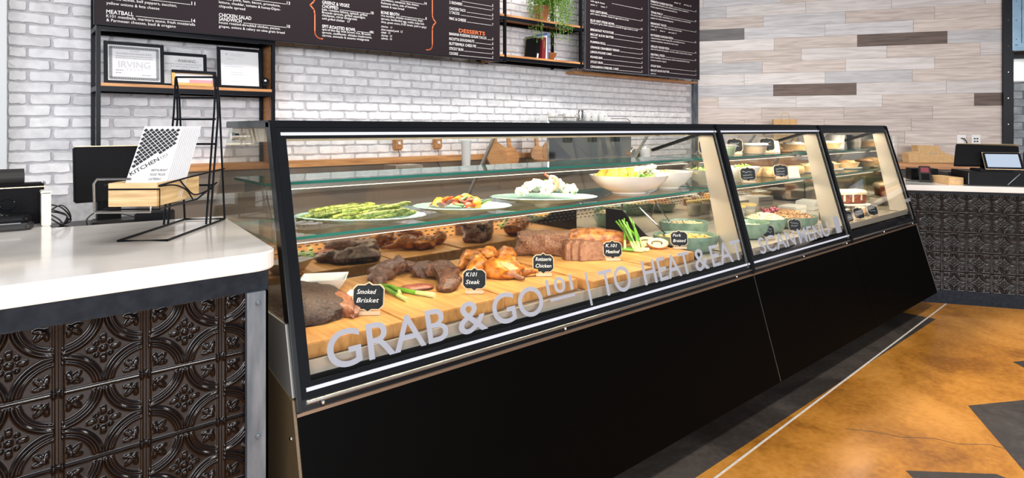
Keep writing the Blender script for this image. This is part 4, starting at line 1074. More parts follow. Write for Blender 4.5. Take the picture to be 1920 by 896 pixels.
part('main_panel', MB().prism([(-.235, 0), (.21, 0), (.235, .185), (-.185, .20)], 'y', -.01, .012).xf(Matrix.Translation((-.02, .02, .035)) @ Matrix.Rotation(R(-32), 4, 'X')), 'plastic_black', pm, bevel=.004)
part('panel_edge', MB().box(-.185, .235, -.012, .012, .199, .203).xf(Matrix.Translation((-.02, .02, .035)) @ Matrix.Rotation(R(-32), 4, 'X') @ Matrix.Rotation(R(0.8), 4, 'Y')), 'gold_edge', pm)
SM = Matrix.Translation((.055, -.065, .018)) @ Matrix.Rotation(R(-30), 4, 'X')
cs = part('customer_screen', MB().prism([(-.125, .008), (-.117, 0), (.117, 0), (.125, .008), (.125, .137), (.117, .145), (-.117, .145), (-.125, .137)], 'y', -.006, .008).xf(SM), 'ceramic_black', pm)
part('screen_bezel', MB().tube([(-.125, -.002, 0), (.125, -.002, 0), (.125, -.002, .145), (-.125, -.002, .145)], .004, 6, True).xf(SM), 'gold_edge', cs, smooth=True)
part('screen', MB().box(-.108, .108, -.0075, -.006, .016, .130).xf(SM), 'screen', cs)
ct = thing('card_terminal', 'grey card terminal with a red screen on the far counter', 'card terminal', far(-.215, .33), EA + R(-10))
TMX = Matrix.Translation((0, 0, .055)) @ Matrix.Rotation(R(48), 4, 'X')
part('stand', MB().prism([(-.05, 0), (.06, 0), (.03, .07), (-.02, .07)], 'x', -.03, .03), 'plastic_black', ct)
bd = part('body', MB().box(-.042, .042, -.09, .085, -.006, .022).xf(TMX), 'plastic_grey', ct, bevel=.006)
part('screen', MB().box(-.028, .028, .012, .062, .022, .024).xf(TMX), 'red_screen', bd)
part('keypad', MB().box(-.028, .028, -.07, -.005, .022, .0235).xf(TMX), 'plastic_black', bd)
part('cable', MB().tube(curve([(-.02, 0, .004), (-.10, .02, .004), (-.135, .0, .004), (-.10, -.02, .004), (-.02, -.03, .004)]), .003, 6), 'cable', ct, smooth=True)
kb = thing('kraft_box', 'low kraft cardboard box beside the cash drawer on the far counter', 'box', far(-.095, .24), EA + R(12))
part('box', MB().box(-.055, .055, -.14, .14, 0, .055), 'cardboard', kb, bevel=.002)
part('lid_seam', MB().box(-.0555, .0555, -.1405, -.139, .036, .0375), 'print_grey', kb)
solo('black_case', MB().box(-.11, .09, -.06, .10, 0, .10).box(-.112, .092, -.062, .102, .075, .08), 'plastic_black', 'black box behind the card terminal on the far counter', 'box', far(-.16, .55), EA, bevel=.004)
solo('black_tray', MB().box(-.13, .13, -.10, .10, 0, .075), 'dark_cabinet', 'low dark tray behind the kraft box on the far counter', 'tray', far(.10, .57), EA, bevel=.004)
pl_ = thing('produce_bag', 'pinkish plastic bag at the right edge behind the register', 'bag', far(.80, .60), EA)
part('bag', MB().blob(.17, .12, .10, (0, 0, .085), 4, .25, 3, 3, floor=-.085), 'clear_plastic', pl_, smooth=True)
part('filling', MB().blob(.15, .10, .08, (0, 0, .085), 5, .2, 3, 3, floor=-.08), 'pepper_red', pl_, smooth=True)
lampstand = thing('cup_hook_stand', 'thin black upright rod with a clip beside the register screen', 'stand', far(.52, .45), EA)
part('rod', MB().tube([(0, 0, 0), (0, 0, .255)], .005, 8).lathe([(.04, 0), (.04, .006)], 20), 'black_metal', lampstand)
part('clip', MB().tube([(0, 0, .25), (.03, 0, .275), (.02, 0, .29)], .008, 8), 'black_metal', lampstand)

# ------------------------------------------------------------------ food: long case, boards on the deck
ZB0, ZB = .7155, .76
VA = R(-40)                                               # most dishes are turned square to the customer
for k, (x0, x1, y0, y1, lab) in enumerate((
        (.66, .985, 1.68, 2.31, 'butcher block board under the smoked brisket, first from the left'),
        (.990, 1.405, 1.69, 2.32, 'butcher block board under the dark steak, second from the left'),
        (1.410, 1.80, 1.70, 2.32, 'butcher block board under the roast chicken pieces'),
        (1.815, 2.205, 1.628, 2.29, 'butcher block board under the meatloaf'),
        (2.21, 2.635, 1.70, 2.31, 'butcher block board under the pork roast, rightmost of the boards'))):
    solo('cutting_board', MB().box(-(x1 - x0) / 2, (x1 - x0) / 2, -(y1 - y0) / 2, (y1 - y0) / 2, 0, ZB - ZB0), 'butcher', lab, 'cutting board',
         ((x0 + x1) / 2, (y0 + y1) / 2, ZB0), group='butcher block boards in the long case', bevel=.003)
ZP = ZB + .0005

def sign(x, y, z, lines, label, w_=.088, h=.072, rz=None, lean=14):
    o = thing('food_sign', label, 'sign', (x, y, z), rot=(R(-lean), 0, VA if rz is None else rz), group='chalkboard food signs')
    def shape(w, h, c):
        P = []
        for sx, sz in ((-1, -1), (1, -1), (1, 1), (-1, 1)):
            k = [(sx * w / 2, sz * (h / 2 - c)), (sx * (w / 2 - c * .4), sz * (h / 2 - c * .5)), (sx * (w / 2 - c), sz * h / 2)]
            if sx * sz < 0: k = k[::-1]
            P += k
            if (sx, sz) == (-1, -1): P += [(-w * .12, -h / 2), (0, -h / 2 - c * .6), (w * .12, -h / 2)]
            if (sx, sz) == (1, 1): P += [(w * .12, h / 2), (0, h / 2 + c * .6), (-w * .12, h / 2)]
        return P
    zc = h / 2 + .016
    part('rim', MB().prism([(a, b + zc) for a, b in shape(w_, h, .014)], 'y', 0, .003), 'tag_rim', o)
    part('slate', MB().prism([(a, b + zc) for a, b in shape(w_ * .93, h * .91, .013)], 'y', -.0012, 0), 'chalk', o)
    mb = MB()
    for k, s in enumerate(lines):
        if s == '~':                                       # chalk handwriting too small to read
            q = random.Random(int(x * 1000) + k); xx = -w_ * .34; pts = []
            while xx < w_ * q.uniform(.22, .34): pts.append((xx, zc + .012 - .018 * k + q.uniform(-.005, .006))); xx += q.uniform(.002, .0045)
            for a, b in zip(pts[:-1], pts[1:]):
                mb.add([(a[0], -.0022, a[1] - .0007), (b[0], -.0022, b[1] - .0007), (b[0], -.0022, b[1] + .0007), (a[0], -.0022, a[1] + .0007)], [(0, 1, 2, 3)])
            continue
        mb.merge(text(s, .0215 if len(lines) < 3 else .016, -w_ * .36, zc + (.010 if k == 0 else -.017) + (.006 if len(lines) > 2 else 0) - (k - 1 if k > 1 else 0) * .015, min(w_ * .74, .0105 * len(s)), shear=.25, y=-.0022))
    part('lettering', mb, 'chalk_white', o, fix=False)
    part('stand', MB().box(-w_ * .36, w_ * .40, -.004, .02, 0, .012).box(-w_ * .34, -w_ * .30, -.006, -.003, .0, .02), 'tag_rim', o)
    return o

# brisket, with a cut end
br = thing('smoked_brisket', 'large black crusted smoked brisket at the near end of the long case', 'brisket', (.785, 2.02, ZP))
b = MB().blob(.155, .20, .085, (0, 0, .0), 3, .16, 2.2, 4, floor=0)
part('bark', b, 'smoked', br, smooth=True)
part('cut_face', MB().blob(.05, .12, .045, (.095, -.09, .014), 5, .2, 3, 3, floor=-.014), 'brisket_cut', br, smooth=True)
part('fat_edge', MB().blob(.03, .10, .012, (.128, -.08, .012), 6, .2, 3, 3, floor=-.012), 'meatcut', br, smooth=True)
tb = MB()
q0, q1 = [(-.055, -.04), (.055, -.04), (.055, .04), (-.055, .04)], [(-.085, -.065), (.085, -.065), (.085, .065), (-.085, .065)]
def tray_mesh():
    mb = MB(); v = [(x, y, 0) for x, y in q0] + [(x, y, .045) for x, y in q1] + [(x * .94, y * .94, .045) for x, y in q1] + [(x * .92, y * .92, .004) for x, y in q0]
    f = [(0, 1, 2, 3)]
    for i in range(4):
        j = (i + 1) % 4
        f += [(i, j, j + 4, i + 4), (i + 4, j + 4, j + 8, i + 8), (i + 8, j + 8, j + 12, i + 12)]
    f.append((12, 13, 14, 15)); return mb.add(v, f)
solo('paper_tray', tray_mesh(), 'white_plastic', 'white flared paper tray behind the brisket', 'tray', (.955, 2.225, ZP), VA + R(10))
solo('sauce_tub', MB().box(-.05, .05, -.03, .03, 0, .045).box(-.055, .055, -.035, .035, .045, .052), 'white_plastic', 'small white tub behind the first chalkboard sign', 'tub', (.955, 1.905, ZP), VA, bevel=.003)
sign(.925, 1.815, ZP, ('Smoked', 'Brisket'), 'chalkboard sign reading Smoked Brisket, in front of the brisket', .105, .082)

# steak in two pieces, a slice, scallions
def meat_sweep(name, pts, rad, m, label, cat, z0, seed, flat=.75, nz=.35, fr=14, group=None, zoff=0):
    c0 = pts[len(pts) // 2]
    P_ = []
    n = len(pts)
    # smooth resample
    def cat_rom(i, t, L):
        p0, p1, p2, p3 = L[max(i - 1, 0)], L[i], L[min(i + 1, n - 1)], L[min(i + 2, n - 1)]
        return [.5 * ((2 * b) + (-a + c) * t + (2 * a - 5 * b + 4 * c - d) * t * t + (-a + 3 * b - 3 * c + d) * t ** 3) for a, b, c, d in zip(p0, p1, p2, p3)]
    rr = []
    L3 = [(p[0], p[1], (p[2] if len(p) > 2 else 0)) for p in pts]
    for i in range(n - 1):
        for k in range(6):
            t = k / 6; P_.append(cat_rom(i, t, L3)); rr.append(rad[i] * (1 - t) + rad[i + 1] * t)
    P_.append(list(L3[-1])); rr.append(rad[-1])
    # taper caps
    rr = [r * (.55 if i in (0, len(rr) - 1) else 1) for i, r in enumerate(rr)]
    pts3 = [(p[0] - c0[0], p[1] - c0[1], r * flat * .92 + p[2]) for p, r in zip(P_, rr)]
    mb = MB().sweep(pts3, rr, 16, flat=flat, nz=nz, fr=fr, seed=seed)
    lo = min(p[2] for p in mb.v)
    mb.v = [(p[0], p[1], max(p[2], zoff)) for p in mb.v]
    return solo(name, mb, m, label, cat, (c0[0], c0[1], z0), group=group, smooth=True)
meat_sweep('grilled_steak', [(1.125, 2.115), (1.19, 2.215), (1.29, 2.25), (1.37, 2.235)], [.024, .052, .055, .032], 'steak', 'curved dark grilled steak at the back of the second board', 'steak', ZP, 1, .62, .75, 22)
meat_sweep('grilled_steak', [(1.305, 2.165), (1.37, 2.13), (1.365, 2.02), (1.275, 1.865)], [.032, .055, .055, .032], 'steak', 'dark grilled steak curving toward the glass on the second board', 'steak', ZP, 2, .62, .75, 22)
o = thing('steak_slice', 'rare pink slice of steak lying between the two dark steaks', 'slice', (1.215, 1.985, ZP), R(-20))
part('flesh', MB().blob(.065, .032, .010, (0, 0, .010), 8, .15, 2, 3, floor=-.01), 'rare', o, smooth=True)
part('seared_edge', MB().blob(.067, .034, .006, (0, 0, .006), 8, .15, 2, 3, floor=-.006), 'steak', o, smooth=True)
def scallion(pts, label, group=None, r=.005):
    c0 = pts[0]; o = thing('scallion', label, 'scallion', c0, group=group)
    L = [tuple(a - b for a, b in zip(p, c0)) for p in pts]
    mid = max(1, len(L) * 2 // 3)
    part('leaf', MB().sweep(L[:mid + 1], [r * .7] + [r] * mid, 8), 'scallion', o, smooth=True)
    part('bulb', MB().sweep(L[mid:], [r] + [r * 1.25] * (len(L) - mid - 1), 8), 'scallion_white', o, smooth=True)
    return o
scallion([(1.118, 2.055, ZP + .010), (1.105, 2.0, ZP + .014), (1.102, 1.93, ZP + .010), (1.100, 1.86, ZP + .007)], 'short scallion pointing to the glass, on the steak board', r=.007)
scallion([(1.125, 2.075, ZP + .007), (1.15, 2.0, ZP + .008), (1.175, 1.92, ZP + .008), (1.205, 1.845, ZP + .008)], 'long white ended scallion beside the steak slice', r=.0085)
scallion([(1.112, 2.085, ZP + .016), (1.128, 2.02, ZP + .020), (1.120, 1.95, ZP + .018), (1.112, 1.93, ZP + .010)], 'green scallion crossing over the other two on the steak board', r=.006)
sign(1.345, 1.795, ZP, ('K101', 'Steak'), 'chalkboard sign reading K101 Steak, between steak and chicken')

# roast chicken pieces
def chicken(x, y, z, rz, kind, label, seed, s=1.0):
    o = thing('chicken_piece', label, 'chicken', (x, y, z), rz, 'roast chicken pieces on the third board')
    if kind == 'leg':
        part('meat', MB().sweep([(-.062 * s, 0, .016), (-.03 * s, 0, .018), (.0, 0, .027 * s), (.03 * s, .004, .034 * s), (.062 * s, .004, .03 * s), (.08 * s, .0, .02)], [.009, .012, .025 * s, .036 * s, .034 * s, .016], 14, nz=.3, fr=22, seed=seed), 'chicken', o, smooth=True)
        part('bone', MB().blob(.012, .010, .009, (-.070 * s, 0, .015), seed, .2, 2, 2), 'meatloaf', o, smooth=True)
    elif kind == 'breast':
        part('meat', MB().blob(.075 * s, .05 * s, .04 * s, (0, 0, .028), seed, .3, 2.0, 3, floor=-.028), 'chicken', o, smooth=True)
        part('bone', MB().sweep([(.05 * s, -.02, .02), (.085 * s, -.035, .012), (.10 * s, -.038, .010)], [.014, .010, .007], 10, nz=.3), 'meatloaf', o, smooth=True)
    else:
        part('meat', MB().blob(.05 * s, .036 * s, .03 * s, (0, 0, .024), seed, .35, 2.2, 3, floor=-.024).sweep([(.03, 0, .02), (.06, .02, .022), (.075, .045, .018)], [.02, .015, .009], 10, nz=.3), 'chicken', o, smooth=True)
    return o
chicken(1.545, 2.13, ZP, R(20), 'leg', 'roast chicken leg pointing left at the left of the pile', 1, 1.15)
chicken(1.66, 2.185, ZP, R(-10), 'breast', 'roast chicken piece at the back of the pile', 2, .9)
chicken(1.745, 2.145, ZP + .0, R(-25), 'leg', 'roast chicken leg at the back right of the pile', 3, 1.0)
chicken(1.70, 2.05, ZP, R(-40), 'breast', 'plump roast chicken piece at the right of the pile', 4, .85)
chicken(1.62, 2.06, ZP + .045, R(10), 'wing', 'roast chicken piece on top of the pile', 5, .95)
chicken(1.475, 1.985, ZP, R(10), 'leg', 'roast chicken leg at the front left of the pile', 6, 1.1)
chicken(1.575, 1.93, ZP, R(-55), 'breast', 'large roast chicken piece at the front of the pile', 7, 1.15)
chicken(1.645, 1.905, ZP, R(-75), 'wing', 'roast chicken wing nearest the glass in the pile', 8, 1.0)
chicken(1.54, 2.03, ZP + .035, R(60), 'wing', 'roast chicken piece resting in the middle of the pile', 9, .9)
sign(1.722, 1.822, ZP, ('Rotisserie', 'Chicken'), 'chalkboard sign reading Rotisserie Chicken, right of the chicken pile')

# meatloaf and slices
def loaf(name, label, cat, loc, rz, L_, W_, H_, m, seed, amp=.10, group=None):
    mb = MB(); bm = bmesh.new()
    bmesh.ops.create_cube(bm, size=1.0); bmesh.ops.subdivide_edges(bm, edges=bm.edges, cuts=9, use_grid_fill=True)
    v = []
    for q in bm.verts:
        p = q.co.copy(); n = Vector((max(-.5, min(.5, p.x)), p.y, p.z))
        rx = p.normalized() * .62
        k = Vector((p.x * .78 + rx.x * .22, p.y * .5 + rx.y * .5, p.z * .55 + rx.z * .45))
        k *= 1 + amp * noise.noise(Vector((k.x * L_, k.y * W_, k.z * H_)) * 22 + Vector((seed, 0, 0))) + amp * .6 * noise.noise(Vector((k.x * L_, k.y * W_, k.z * H_)) * 60 + Vector((seed, 9, 0)))
        v.append((k.x * L_, k.y * W_, max(0, (k.z + .5) * H_)))
    f = [tuple(x.index for x in q.verts) for q in bm.faces]; bm.free()
    mb.add(v, f)
    return solo(name, mb, m, label, cat, loc, rz, group, smooth=True)
loaf('meatloaf', 'long brown crusted meatloaf at the back of the fourth board', 'meatloaf', (2.035, 2.145, ZP), R(-42), .25, .135, .105, 'meatloaf', 1, .2)
for k, (x, y, lab) in enumerate(((2.065, 1.965, 'thick meatloaf end piece in front of the long meatloaf'), (2.078, 1.928, 'middle meatloaf slice standing in front of the end piece'), (2.098, 1.895, 'front meatloaf slice showing its cut face'))):
    o = thing('meatloaf_slice', lab, 'slice', (x, y, ZP), R(-25))
    w0 = .062 if k else .060
    pr = [(-w0, 0), (w0, 0), (w0 * 1.04, .03), (w0 * .98, .075), (w0 * .6, .092), (0, .088), (-w0 * .7, .094), (-w0 * 1.0, .075), (-w0 * 1.03, .03)]
    d_ = .05 if k == 0 else .014
    part('crust', MB().prism(pr, 'y', -d_ / 2, d_ / 2), 'meatloaf', o, bevel=.004, smooth=True)
    part('cut_face', MB().prism([(a * .93, .003 + b * .94) for a, b in pr], 'y', -d_ / 2 - .0012, -d_ / 2), 'meatcut', o)
sign(2.165, 1.825, ZP, ('K.101', 'Meatloaf'), 'chalkboard sign reading K.101 Meatloaf, in front of the meatloaf')
meat_sweep('pork_roast', [(2.225, 2.215, .0), (2.285, 2.165), (2.36, 2.10), (2.435, 2.03), (2.47, 1.995)], [.05, .06, .062, .058, .04], 'roast', 'glossy orange brown pork roast at the back of the last board', 'roast', ZP, 4, .8, .18, 16)
# standing scallion bunch
lr = random.Random(5)
for k in range(9):
    bx, by = 2.39 + .014 * k + lr.uniform(-.012, .012), 1.925 + lr.uniform(-.03, .03)
    tx, ty = 2.425 + lr.uniform(-.06, .07), 1.97 + lr.uniform(-.03, .04); hz = lr.uniform(.12, .155)
    scallion([(tx, ty, ZP + hz), (tx * .6 + bx * .4, ty * .6 + by * .4, ZP + hz * .66), (tx * .25 + bx * .75, ty * .25 + by * .75, ZP + hz * .32), (bx, by, ZP + .008)], 'green scallion standing upright in the bunch by the pork roast', 'scallions standing by the pork roast', .006)
for k, (p, q) in enumerate((((2.33, 1.98), (2.46, 1.845)), ((2.35, 2.0), (2.49, 1.865)), ((2.36, 1.965), (2.42, 1.85)))):
    scallion([(p[0], p[1], ZP + .006), (p[0] * .66 + q[0] * .34, p[1] * .66 + q[1] * .34, ZP + .009), (p[0] * .33 + q[0] * .67, p[1] * .33 + q[1] * .67, ZP + .008), (q[0], q[1], ZP + .007)], 'scallion lying flat at the foot of the upright bunch', 'scallions lying by the pork roast', .006)
for k, (x, y, lab) in enumerate(((2.535, 1.905, 'rear stuffed pork slice leaning on the last board'), (2.545, 1.845, 'front stuffed pork slice with a dark herb swirl'))):
    o = thing('pork_slice', lab, 'slice', (x, y, ZP + .002), rot=(R(-52), 0, VA))
    pr = [(.056 * math.cos(R(a)) * (1 + .05 * math.sin(R(3 * a))), .036 + .036 * math.sin(R(a))) for a in range(0, 360, 18)]
    part('rind', MB().prism(pr, 'y', -.006, .006), 'roast', o, bevel=.002, smooth=True)
    part('flesh', MB().prism([(a * .93, .036 + (b - .036) * .92) for a, b in pr], 'y', -.0072, -.006), 'porkcut', o)
    part('herb_swirl', MB().tube([(.026 * math.cos(R(a)) - .006, -.0078, .034 + .012 * math.sin(R(a))) for a in range(-40, 230, 18)], .0042, 6), 'herb', o)
sign(2.635, 1.785, ZP, ('Pork', 'Braised'), 'chalkboard sign reading Pork Braised, at the right end of the boards')
# black bent divider in the case
solo('case_divider', MB().prism([(2.29, .0), (2.29, .20), (2.18, .20), (2.02, .085), (1.93, .055), (1.68, .035), (1.68, 0)], 'x', -.006, .006), 'black_frame', 'black bent divider panel right of the pork roast', 'divider', (2.66, 0, ZB0))

# ------------------------------------------------------------------ sage bowls on the deck
def sage_bowl(x, y, a, b, h, rz, label, topping, seed, n=26, spoon=None, cat='bowl', m='sage', z=ZB0, tl='pieces'):
    o = thing('serving_bowl', label, cat, (x, y, z), rz)
    pr = [(.62, 0), (.80, .006 / h * h), (.95, h * .45), (1.0, h), (.965, h), (.90, h * .45), (.70, .012), (0, .012)]
    part('bowl', MB().lathe([(r * a, zz) for r, zz in pr], 40, sy=b / a), m, o, smooth=True)
    return o
def pieces(x, y, z, a, b, rz, n, m, kind, name, label, cat, group, seed, size=.012, dome=.02):
    """a heap nobody could count, as one object"""
    lr = random.Random(seed); mb = MB()
    mb.blob(a * .97, b * .97, dome * .9, (0, 0, -.002), seed, .1, 3, 3, floor=-.01)
    for k in range(n):
        r = math.sqrt(lr.random()) * .93; an = lr.uniform(0, 6.283); px, py = a * r * math.cos(an), b * r * math.sin(an)
        pz = dome * (1 - r * r) + lr.uniform(-.002, .004)
        if kind == 'macaroni':
            d0 = lr.uniform(0, 6.28); s_ = size
            mb.sweep([(px + s_ * math.cos(d0 + t), py + s_ * math.sin(d0 + t), pz + .3 * s_ * math.sin(t)) for t in (0, .8, 1.6, 2.4)], [size * .35] * 4, 6)
        elif kind == 'leaf':
            c_ = Vector((px, py, pz)); d1 = Vector((lr.uniform(-1, 1), lr.uniform(-1, 1), lr.uniform(-.2, .9))).normalized() * size
            d2 = d1.cross(Vector((lr.uniform(-1, 1), lr.uniform(-1, 1), 1))).normalized() * size * .5
            mb.add([c_ - d1, c_ + d2, c_ + d1, c_ - d2], [(0, 1, 2, 3)])
        else:
            mb.blob(size * lr.uniform(.6, 1.1), size * lr.uniform(.6, 1.1), size * lr.uniform(.5, .8), (px, py, pz), k, .3, 2, 1)
    o = solo(name, mb, m, label, cat, (x, y, z), rz, group, smooth=kind != 'leaf', kind='stuff')
    return o
def spoon(p, q, label):
    o = thing('serving_spoon', label, 'spoon', p)
    d_ = Vector(q) - Vector(p)
    part('handle', MB().sweep([(0, 0, 0), tuple(d_ * .5), tuple(d_)], [(.005, .003), (.004, .003), (.007, .004)], 8), 'chrome', o, smooth=True)
    part('spoon_bowl', MB().blob(.02, .014, .006, (0, 0, 0), 1, 0, 1, 2), 'chrome', o, smooth=True)
sage_bowl(2.815, 1.87, .175, .115, .088, VA, 'large oval sage green bowl at the right end of the long case', None, 1)
pieces(2.815, 1.87, ZB0 + .068, .155, .10, VA, 150, 'pasta', 'macaroni', 'macaroni_salad', 'golden macaroni salad in the large oval sage bowl', 'macaroni', None, 2, .011, .012)
spoon((2.75, 1.95, ZB0 + .085), (2.84, 2.20, ZB0 + .20), 'steel spoon standing in the large oval sage bowl')
sage_bowl(3.17, 2.12, .15, .11, .095, VA, 'sage green bowl at the back between the long and middle cases', None, 2)
pieces(3.17, 2.12, ZB0 + .075, .135, .095, VA, 60, 'slaw', 'b', 'pale_salad', 'pale salad in the sage bowl behind the case post', 'salad', None, 3, .012, .012)
spoon((3.10, 2.17, ZB0 + .09), (3.12, 2.29, ZB0 + .20), 'steel spoon in the sage bowl behind the case post')
sage_bowl(3.45, 1.87, .135, .115, .092, VA, 'sage green bowl at the left of the middle case', None, 3)
pieces(3.45, 1.87, ZB0 + .06, .118, .10, VA, 70, 'slaw', 'b', 'pale_salad', 'pale salad low in the sage bowl left of the middle case', 'salad', None, 4, .012, .008)
sage_bowl(3.72, 1.89, .125, .11, .09, VA, 'sage green bowl heaped with salad and grapes in the middle case', None, 4)
pieces(3.72, 1.89, ZB0 + .078, .118, .10, VA, 90, 'slaw', 'b', 'chicken_salad', 'chunky pale salad heaped in the middle sage bowl', 'salad', None, 5, .014, .035)
lr = random.Random(9)
gm = MB().blob(.0105, .0105, .0115, (0, 0, 0), 1, .05, 2, 2).mesh('grape', 'grape', smooth=True)
for k in range(26):
    tag(link('grape', gm, None, (3.80 + lr.uniform(-.075, .075), 1.915 + lr.uniform(-.035, .035), ZB0 + .118 + lr.uniform(-.004, .022))), 'dark red grape in the bunch on the heaped salad', 'grape', 'red grapes on the salad')
sage_bowl(4.035, 1.885, .19, .14, .075, VA, 'wide grey green platter bowl with pecan topping in the middle case', None, 5)
pieces(4.035, 1.885, ZB0 + .062, .175, .125, VA, 150, 'pecan', 'b', 'pecan_crumble', 'brown pecan crumble in the wide platter bowl', 'crumble', None, 6, .012, .03)
for k, (x, y) in enumerate(((4.0, 2.235), (4.14, 2.23))):
    o = thing('deli_tub', ('left', 'right')[k] + ' clear deli tub with a yellow lid at the back of the middle case', 'tub', (x, y, ZB0))
    part('tub', MB().lathe([(.045, 0), (.055, .10), (.053, .10), (.043, .003), (0, .003)], 24), 'clear_plastic', o, smooth=True)
    part('contents', MB().lathe([(.041, .004), (.049, .075), (0, .078)], 24), 'slaw', o, smooth=True)
    part('lid', MB().lathe([(.058, .10), (.058, .112), (.052, .115), (0, .115)], 24), 'lid', o, smooth=True)
sign(3.47, 1.735, ZB0, ('~', '~'), 'chalkboard sign leaning below the left sage bowl of the middle case', .085, .07, VA + R(8), 20)
sign(3.81, 1.735, ZB0, ('~', '~'), 'chalkboard sign in front of the salad with grapes', .09, .07, VA + R(12))
sign(3.62, 2.12, ZB0 + .0, ('~', '~'), 'tall chalkboard sign at the back of the middle case deck', .085, .09)
o = thing('pecan_pie', 'wide pecan pie beside the deli tubs at the back of the middle case', 'pie', (4.45, 2.14, ZB0))
part('crust', MB().lathe([(.09, 0), (.125, .04), (.13, .045), (.115, .042), (0, .035)], 32, wob=.03, wn=16), 'crust', o, smooth=True)
part('filling', MB().blob(.108, .108, .02, (0, 0, .04), 2, .2, 6, 3, floor=-.01), 'pecan', o, smooth=True)

# ------------------------------------------------------------------ platters on the glass shelf
ZS2 = SH[1][0] + .0006
def platter(x, y, a, b, label, rz=VA):
    o = thing('serving_platter', label, 'platter', (x, y, ZS2), rz, 'aqua scalloped platters')
    part('dish', MB().lathe([(.5 * a, 0), (.55 * a, .004), (.78 * a, .012), (a, .024), (a * .985, .027), (.76 * a, .016), (.5 * a, .009), (0, .009)], 72, sy=b / a, wob=.018, wn=24), 'aqua', o, smooth=True)
    return o
platter(.965, 1.945, .225, .125, 'aqua scalloped platter under the asparagus')
platter(1.385, 1.925, .19, .12, 'aqua scalloped platter under the grilled vegetables')
platter(1.845, 1.95, .235, .13, 'aqua scalloped platter under the cauliflower')
def asparagus_mesh():
    a = MB().sweep([(-.085, 0, 0), (-.04, .002, .001), (.0, 0, .002), (.045, -.002, .001)], [.0065, .0072, .0072, .0068], 9)
    b = MB().sweep([(.043, -.002, .001), (.056, 0, .001), (.068, .001, .001), (.08, .002, 0), (.088, .002, 0)], [.0070, .0088, .0084, .006, .002], 9, nz=.5, fr=90)
    return a, b
sa, sb_ = asparagus_mesh(); ma = sa.mesh('stalk', 'asparagus', smooth=True); mb_ = sb_.mesh('tip', 'asparagus', smooth=True)
lr = random.Random(21)
PM = Matrix.Translation((.965, 1.945, ZS2)) @ Matrix.Rotation(VA, 4, 'Z')
for k in range(20):
    lay = 0 if k < 9 else 1 if k < 16 else 2
    i = k if lay == 0 else k - 9 if lay == 1 else k - 16
    n = (9, 7, 4)[lay]
    loc = PM @ Vector((-.135 + .245 * i / (n - 1) * (1 - .12 * lay) + .02 * lay + lr.uniform(-.01, .01), lr.uniform(-.025, .025) + .01, .020 + lay * .014))
    o = tag(link('asparagus_spear', None, None, loc, VA + R(lr.uniform(18, 34))), 'grilled asparagus spear lying in the pile on the aqua platter', 'asparagus', 'asparagus spears on the aqua platter')
    o.rotation_euler = (0, R(lr.uniform(-10, -3)), o.rotation_euler.z)
    link('stalk', ma, o); link('tip', mb_, o)
# grilled vegetables
PM = Matrix.Translation((1.385, 1.925, ZS2)) @ Matrix.Rotation(VA, 4, 'Z')
lr = random.Random(31)
veg = [('zucchini_slice', 'zucchini', 'zucchini'), ('pepper_piece', 'pepper_red', 'pepper'), ('pepper_piece', 'pepper_orange', 'pepper'), ('onion_piece', 'onion_purple', 'onion')]
nm = {'zucchini': 'pale grilled zucchini slice among the vegetables on the second platter', 'pepper_red': 'grilled red pepper piece among the vegetables on the second platter',
      'pepper_orange': 'grilled orange pepper piece among the vegetables on the second platter', 'onion_purple': 'charred purple onion piece among the vegetables on the second platter'}
for k in range(44):
    nme, m, cat = veg[(k * 7 + k // 4) % 4]
    r = math.sqrt(lr.random()) * .85; an = lr.uniform(0, 6.28)
    loc = PM @ Vector((.160 * r * math.cos(an), .062 * r * math.sin(an), .020 + .035 * (1 - r) + lr.uniform(0, .006)))
    rot = (lr.uniform(-.7, .7), lr.uniform(-.7, .7), lr.uniform(0, 6))
    if m == 'zucchini':
        o = tag(link(nme, None, None, loc, rot=rot), nm[m], cat, 'grilled vegetables on the second platter')
        part('flesh', MB().lathe([(.017, 0), (.0175, .006), (0, .006)], 18, sx=1.3), 'zucchini', o, smooth=False)
        part('skin', MB().lathe([(.0172, .0002), (.0186, .003), (.0172, .0055)], 18, sx=1.3), 'zucchini_skin', o, smooth=True)
    else:
        mb = MB().sweep([(-.022, 0, 0), (-.008, .003, .006), (.008, .003, .006), (.022, 0, 0)], [(.011, .0035), (.014, .004), (.014, .004), (.010, .0035)], 8, nz=.3, fr=60, seed=k)
        solo(nme, mb, m, nm[m], cat, loc, group='grilled vegetables on the second platter', smooth=True, rot=rot)
